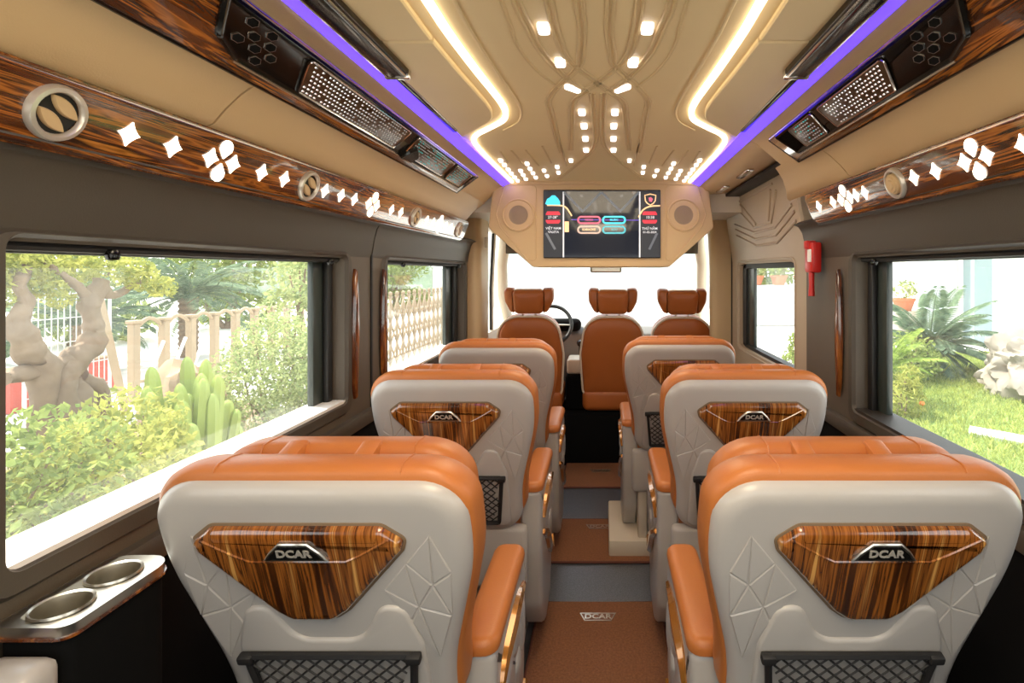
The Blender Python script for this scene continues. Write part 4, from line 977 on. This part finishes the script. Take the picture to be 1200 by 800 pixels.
# left garden
def at(px_, py_, xx): 
    y = xx*620/(px_-708); return (xx, y, H-(py_-318)*y/620)
BZ = GZ+.06
SH = [((-3.25, 2.55), [(0, 0, .85, .55, .6, .60), (.15, .35, 1.08, .4, .4, .38), (-.2, -.3, .6, .5, .5, .5), (-.2, .1, 1.15, .35, .35, .3)], 'leaf', 'low leafy shrub nearest under the left window, beside the lower corner'),
      ((-3.35, 3.55), [(0, 0, .72, .55, .6, .55), (-.1, .3, 1.05, .35, .35, .32), (.2, -.3, .95, .4, .4, .33)], 'leaf_y', 'yellowish leafy shrub in front of the twisted tree'),
      ((-3.75, 4.35), [(0, 0, .20, .45, .5, .28), (.1, .3, .15, .35, .4, .25)], 'leaf', 'low leafy shrub at the foot of the cactus'),
      ((-4.15, 6.6), [(0, 0, .95, .65, .7, .55), (0, -.5, .7, .5, .5, .5), (-.2, .4, 1.25, .5, .5, .4), (.2, .3, .6, .5, .6, .45)], 'leaf_p', 'broad pale green shrub right of the cactus'),
      ((-3.85, 7.7), [(0, 0, 1.0, .6, .6, .6), (.1, .3, 1.5, .4, .45, .45), (-.1, -.3, .55, .5, .5, .5)], 'leaf_p', 'tall pale shrub at the far end of the large left window'),
      ((-5.4, 3.4), [(0, 0, .8, .7, .6, .5), (0, .4, .6, .5, .5, .5)], 'leaf', 'shrub behind the twisted trunk at the edge of the left window')]
for i, (l_, bl, m_, lab) in enumerate(SH):
    shrub('leafy_shrub', lab, 'shrub', (l_[0], l_[1], BZ-.01), bl, M[m_], per=6500, size=.062, seed=11+i, stems=8)
sp_ = shrub('young_tree', 'slender young tree rising above the pale shrubs', 'tree', (-5.3, 9.3, GZ), [(0, 0, 2.1, .55, .6, .55), (.1, .2, 2.7, .5, .5, .5), (-.2, -.2, 1.6, .4, .4, .4)], M['leaf_p'], per=1500, size=.12, seed=31, stems=7, stem_r=.03)
# twisted tree
tt = thing('twisted_tree', 'old twisted tree with pale knobbly trunk and yellow green tufts', 'tree', (-5.0, 4.9, BZ-.02))
o3 = Vector(tt.location)
def P3(px_, py_, xx=-5.0): return Vector(at(px_, py_, xx))-o3
m_ = MB()
trunk = [Vector((-.05, .1, 0)), Vector((0, .12, .45)), P3(72, 455), P3(88, 425), P3(104, 405), P3(112, 385), P3(103, 362), P3(112, 345), P3(118, 330)]
def limb(pts, r0, r1):
    q = smooth_path(pts, 14); k = len(q); m_.tube(q, [(r0+(r1-r0)*i/(k-1))*(1+.10*math.sin(i*.45)) for i in range(k)], 16)
limb(trunk, .15, .06)
limb([Vector((-.1, -.1, 0)), P3(50, 440), P3(38, 420), P3(26, 395), P3(22, 372), P3(30, 355), P3(24, 330), P3(34, 310)], .12, .045)
limb([P3(88, 425), P3(60, 432), P3(30, 440), P3(5, 446)], .085, .06)
limb([P3(115, 340), P3(135, 345), P3(155, 332), P3(172, 328)], .05, .025)
limb([P3(104, 352), P3(92, 335), P3(70, 320), P3(52, 305)], .045, .025)
limb([Vector((.1, .15, 0)), P3(92, 470), P3(82, 445)], .12, .09)
limb([Vector((.1, .3, 0)), P3(120, 470), P3(96, 440)], .09, .07)
for i_, v_ in enumerate(m_.v):
    q_ = Vector(v_); d_ = mnoise.noise_vector(q_*4.5)*.045+mnoise.noise_vector(q_*13)*.018; m_.v[i_] = tuple(q_+d_)
obj('trunk', m_, M['bark'], tt, angle=70)
bl = []
rr = random.Random(4)
for (a_, b_, s_) in ((20, 300, .3), (52, 306, .28), (44, 330, .18), (85, 300, .25), (10, 322, .22), (60, 338, .16), (130, 316, .22), (150, 326, .2), (172, 334, .18), (84, 352, .12), (188, 340, .13), (8, 350, .13), (110, 318, .2), (0, 298, .3), (140, 300, .2)):
    p = P3(a_, b_); bl.append((p.x+rr.uniform(-.2, .2), p.y, p.z, s_, s_, s_*.62))
quads('foliage', leaves(np.random.default_rng(8), bl, 6500, .075, .42), M['leaf_y'], tt)
# cactus
ct = thing('cactus', 'clump of upright ribbed green cactus columns', 'cactus', (-4.1, 5.25, BZ-.01))
rc = random.Random(3)
for k in range(22):
    x0, y0 = rc.uniform(-.30, .30), rc.uniform(-.30, .30); hgt = rc.uniform(.75, 1.42)*(1-.40*abs(y0)/.30*rc.random()); r_ = rc.uniform(.040, .055); lx_, ly_ = rc.uniform(-.08, .08), x0*.15+y0*.35
    m_ = MB(); rs = []
    for i in range(11):
        f = (0, .15, .3, .45, .6, .75, .88, .94, .97, .99, 1)[i]; rad = r_*(.85+.3*math.sin(PI*f*.8))*(1 if f < .88 else math.sqrt(max(.03, 1-((f-.88)/.12)**2)))
        rs.append([(x0+lx_*f+rad*(1+.20*(j % 2))*math.cos(2*PI*j/14), y0+ly_*f+rad*(1+.20*(j % 2))*math.sin(2*PI*j/14), hgt*f) for j in range(14)])
    m_.rings(rs); obj('cactus_column', m_, M['cactus'], ct, angle=25)
rock('boulder', 'beige boulder standing behind the cactus', (-5.25, 6.75, BZ-.02), .62, 2, (.8, .8, 1.0), mat('tan_rock', (.34, .24, .15), .9, bump=.8, bscale=6, var=.3, vscale=3))
# fence of posts and arched rails
fe = thing('garden_fence', 'cream garden fence of posts joined by arched rails', 'fence', (-8, 9, GZ))
for k in range(12):
    y = k*.62; m_ = MB(); m_.rbox(-.065, .065, y-.065, y+.065, 0, 1.36, .012, 1); m_.rbox(-.085, .085, y-.085, y+.085, 1.36, 1.42, .012, 1); obj('post', m_, M['post'], fe)
    if k < 11:
        m_ = MB(); m_.tube([(0, y+.065+.49*i/10, 1.30+.13*math.sin(PI*i/10)) for i in range(11)], .035, 6); obj('arched_rail', m_, M['post'], fe)
        m_ = MB(); m_.tube([(0, y+.065, .35), (0, y+.555, .35)], .03, 6); obj('low_rail', m_, M['post'], fe)
for k in range(3):
    m_ = MB(); m_.tube([(.05, .1+k*.5, .15), (.05, .55+k*.5, 1.0)], .03, 6); obj('brace', m_, M['wall_white'], fe)
gt = thing('mesh_gate', 'grey wire mesh gate panel behind the twisted tree', 'gate', (-8, 7.3, GZ))
m_ = MB()
for k in range(15): m_.tube([(0, .09*k, .08), (0, .09*k, 1.95)], .008, 5)
for k in range(6): m_.tube([(0, 0, .12+.36*k), (0, 1.26, .12+.36*k)], .008, 5)
obj('wire_mesh', m_, M['wire'], gt)
m_ = MB(); m_.tube([(0, 0, 0), (0, 0, 2), (0, 1.26, 2), (0, 1.26, 0)], .025, 6); obj('gate_frame', m_, M['wire'], gt)
m_ = MB(); p0 = Vector(at(144, 470, -7.7)); p1 = Vector(at(115, 343, -7.7)); d = p0-p1; base_ = p1+d*((p1.z-GZ)/-d.z)
m_.tube([base_, p1], .075, 4)
tag(obj('leaning_post', m_, M['post']), 'tall pale post leaning beside the wire mesh gate', 'post')
rp_ = thing('planter_box', 'red brick coloured planter box beyond the mesh gate', 'planter', (-9.6, 9.2, GZ))
m_ = MB(); m_.rbox(-.3, .3, -.9, .9, 0, .62, .02, 1); obj('planter_body', m_, mat('red_planter', (.40, .07, .05), .8), rp_)
m_ = MB(); m_.rbox(-.26, .26, -.86, .86, .60, .66, .02, 1); obj('planter_soil', m_, bpy.data.materials['garden_soil'], rp_)
palm('sago_palm', 'dark blue green palm with arching fronds behind the arched fence', (-11, 14, GZ), 26, 2.3, M['frond'], 1.55, .22, 1, droop=1.3, lw=.05, nl=30)
palm('sago_palm', 'smaller dark palm behind the fence, left of the tall one', (-11.2, 11.4, GZ), 22, 1.7, M['frond'], 1.1, .2, 2, droop=1.3, lw=.05, nl=28)
BT = [(-15, 11, 'leaf_d', 2.6), (-16, 16, 'leaf_p', 3.0), (-15, 21, 'leaf', 2.8), (-13.5, 26, 'leaf_p', 3.0), (-18, 9, 'leaf_p', 3.0), (-12.2, 31, 'leaf', 3.2)]
for i, (x, y, m_, r_) in enumerate(BT):
    shrub('broadleaf_tree', '%s tree in the background beyond the fence, %s from the mesh gate' % ('dark green' if m_ == 'leaf_d' else 'pale hazy' if m_ == 'leaf_p' else 'mid green', ordinal(i)), 'tree', (x, y, GZ),
          [(0, 0, r_*.9, r_*.6, r_*.6, r_*.45), (.3, .5, r_*1.25, r_*.45, r_*.45, r_*.35), (-.4, -.7, r_*.75, r_*.5, r_*.5, r_*.4), (0, .8, .7, r_*.55, r_*.55, .7)], M[m_], per=420, size=.30, seed=50+i, stems=5, stem_r=.11, group=None)
# folding gate by the second left window
fg = thing('folding_gate', 'cream folding lattice gate beyond the second left window', 'gate', (-3.45, 8.0, GZ))
for k in range(13):
    y = k*.27
    m_ = MB(); m_.tube([(0, y, 0), (0, y, 1.86)], .022, 6); m_.lathe([(.0, .05), (.03, .03), (.035, 0), (.02, -.02)], 8, lambda a, b, c, y=y: (a, y+b, 1.88+c)); obj('gate_upright', m_, M['post'], fg)
    if k < 12:
        for q in range(5):
            z = .10+q*.35; m_ = MB(); m_.tube([(.025, y, z), (.025, y+.27, z+.35)], .015, 5); m_.tube([(-.025, y, z+.35), (-.025, y+.27, z)], .015, 5); obj('scissor_bars', m_, M['post'], fg)
tag(obj('gate_pillar', MB().rbox(-3.68, -3.38, 11.35, 11.62, GZ, 1.62, .02, 1), M['wall_white']), 'white square pillar closing the folding gate', 'pillar')
hl = MB(); rs = []
for i in range(7):
    f = i/6; rs.append([(-30+(46-24*f)*.55*math.cos(2*PI*j/24)*(1-f*.75), 62+18*math.sin(2*PI*j/24)*(1-f*.8), GZ+4.2*f**.9*(1+.06*math.sin(j*2.3))) for j in range(24)])
hl.rings(rs); struct(obj('hill', hl, M['hillside']))

# ahead of the windscreen
bd = thing('white_building', 'washed out white building ahead of the windscreen', 'building', (-1, 34, GZ))
m_ = MB(); m_.box(-9, 9, 0, 6, 0, 9); obj('wall', m_, M['wall_white'], bd, angle=0)
for i in range(6):
    for j in range(2):
        m_ = MB(); m_.box(-8+i*2.8, -6.4+i*2.8, -.06, .05, 1.6+j*3.4, 3.4+j*3.4); f_ = obj('window', m_, mat('pale_pane', (.45, .52, .55), .2) if i+j == 0 else bpy.data.materials['pale_pane'], bd, angle=0)
m_ = MB(); m_.box(-9.2, 9.2, -.5, 6, 9, 9.4); obj('roof_slab', m_, M['wall_white'], bd, angle=0)

# right garden
palm('sago_palm', 'big spreading sago palm on the lawn outside the right window', (7.15, 11.6, GZ+.03), 30, 1.7, M['frond'], .55, .26, 7, droop=1.1, lw=.045, nl=32, lift=(-.05, 1.3), leaf=.22)
palm('young_palm', 'bright young palm beside the frame edge of the right window', (4.75, 8.9, GZ+.03), 14, .95, M['frond_y'], .60, .09, 9, droop=1.0, lw=.04, nl=26, lift=(.3, 1.35))
rock('garden_rock', 'large white craggy garden rock at the right edge', (7.75, 9.5, GZ+.02), .85, 6, (1, 1, .78), mat('white_rock', (.27, .235, .19), .9, bump=1, bscale=5, var=.5, vscale=2.5), 5, .42)
fl_ = shrub('flowering_plant', 'small light green plant with an orange flower at the lawn edge', 'plant', (4.55, 8.0, GZ+.03), [(0, 0, .30, .28, .3, .28), (.05, 0, .6, .18, .2, .22)], M['leaf_y'], per=3500, size=.16, seed=71, stems=4, aspect=.22)
m_ = MB(); m_.lathe([(0, .04), (.035, .03), (.045, 0), (.02, -.03), (0, -.035)], 10, lambda a, b, c: (.16+a, -.15+b, .26+c)); obj('flower', m_, mat('orange_flower', (.8, .25, .05), .7), fl_)
shrub('leafy_shrub', 'bushy round shrub left of the sago palm on the lawn', 'shrub', (5.9, 10.4, GZ+.03), [(0, 0, .55, .6, .55, .50), (.4, .3, .40, .5, .5, .40)], M['leaf'], per=2600, size=.11, seed=75, stems=5)
lg = MB(); lg.tube([(4.95, 7.15, GZ+.09), (5.25, 6.78, GZ+.10), (5.55, 6.35, GZ+.10), (5.9, 5.7, GZ+.10)], .075, 8)
tag(obj('stone_kerb', lg, M['wall_white']), 'pale kerb lying across the lawn at the lower right', 'kerb')
wb = thing('villa', 'white rendered villa with blue grey corner columns behind the sago palm', 'building', (11, 16.3, GZ))
m_ = MB(); m_.box(.75, 12, .2, 8, 0, 7); obj('wall', m_, M['wall_white'], wb, angle=0)
m_ = MB(); m_.rbox(.35, .90, -.1, .45, 0, 7, .02, 1); obj('column', m_, M['column'], wb)
m_ = MB(); m_.rbox(-.75, -.20, .5, 1.0, 0, 7, .02, 1); obj('column', m_, mat('pale_column', (.62, .66, .68), .8), wb)
m_ = MB(); m_.rbox(-.3, .4, .7, 1.0, 0, 7, .02, 1); obj('recess_wall', m_, M['wall_white'], wb)
m_ = MB(); m_.rbox(-.9, 12, -.4, 8, 6.9, 7.2, .02, 1); obj('eaves', m_, M['wall_white'], wb)
tag(obj('planter_wall', MB().rbox(5.6, 12.0, 21.9, 22.5, GZ, .98, .03, 2), M['wall_white']), 'long low white wall carrying terracotta pots', 'wall')
rk = random.Random(12)
def pot(label, loc, r, m, seed, group):
    t = shrub('potted_shrub', label, 'potted plant', loc, [(0, 0, r*1.75, r*1.15, r*1.15, r*.75), (r*.4, 0, r*2.3, r*.7, r*.7, r*.5)], m, per=1100, size=.13, seed=seed, stems=4)
    m_ = MB(); m_.lathe([(r*.62, 0), (r*.9, r*.9), (r, r*.95), (r, r*1.12), (r*.88, r*1.12), (r*.8, r*1.0), (0, r)], 18); obj('pot', m_, M['terracotta'], t); return t
for k in range(6):
    pot('green shrub in a terracotta pot on the white wall, %s along the wall' % ordinal(k), (6.35+k*.98, 22.2, .98), .36, M['leaf'] if k % 2 else M['leaf_p'], 90+k, None)
pot('single terracotta pot with a trimmed shrub above the young palm', (10.3, 18.2, GZ+.9), .38, M['leaf_p'], 99, None)
tag(obj('pot_pedestal', MB().rbox(9.9, 10.7, 17.8, 18.6, GZ, GZ+.9, .02, 1), M['stone']), 'square stone pedestal under the single pot', 'pedestal')
shrub('leafy_shrub', 'small green shrub seen low through the sliding door window', 'shrub', (3.42, 9.35, GZ), [(0, 0, .55, .32, .32, .42), (.05, 0, .95, .22, .22, .28)], M['leaf'], per=2600, size=.10, seed=77, stems=4)
for i, (x, y, r_, m_) in enumerate(((15.0, 27, 3.2, 'leaf_p'), (9.5, 30, 3.0, 'leaf'), (20.5, 26, 3.2, 'leaf_p'))):
    shrub('broadleaf_tree', ['pale round tree far behind the potted shrubs, middle of three', 'mid green tree behind the potted shrubs, nearest the windscreen', 'pale tree beyond the villa, farthest aside'][i], 'tree', (x, y, GZ),
          [(0, 0, r_*.85, r_*.6, r_*.6, r_*.5), (.5, 0, r_*1.2, r_*.45, r_*.45, r_*.35), (-.8, 0, r_*.6, r_*.5, r_*.5, r_*.4)], M[m_], per=380, size=.32, seed=120+i, stems=5, stem_r=.12)
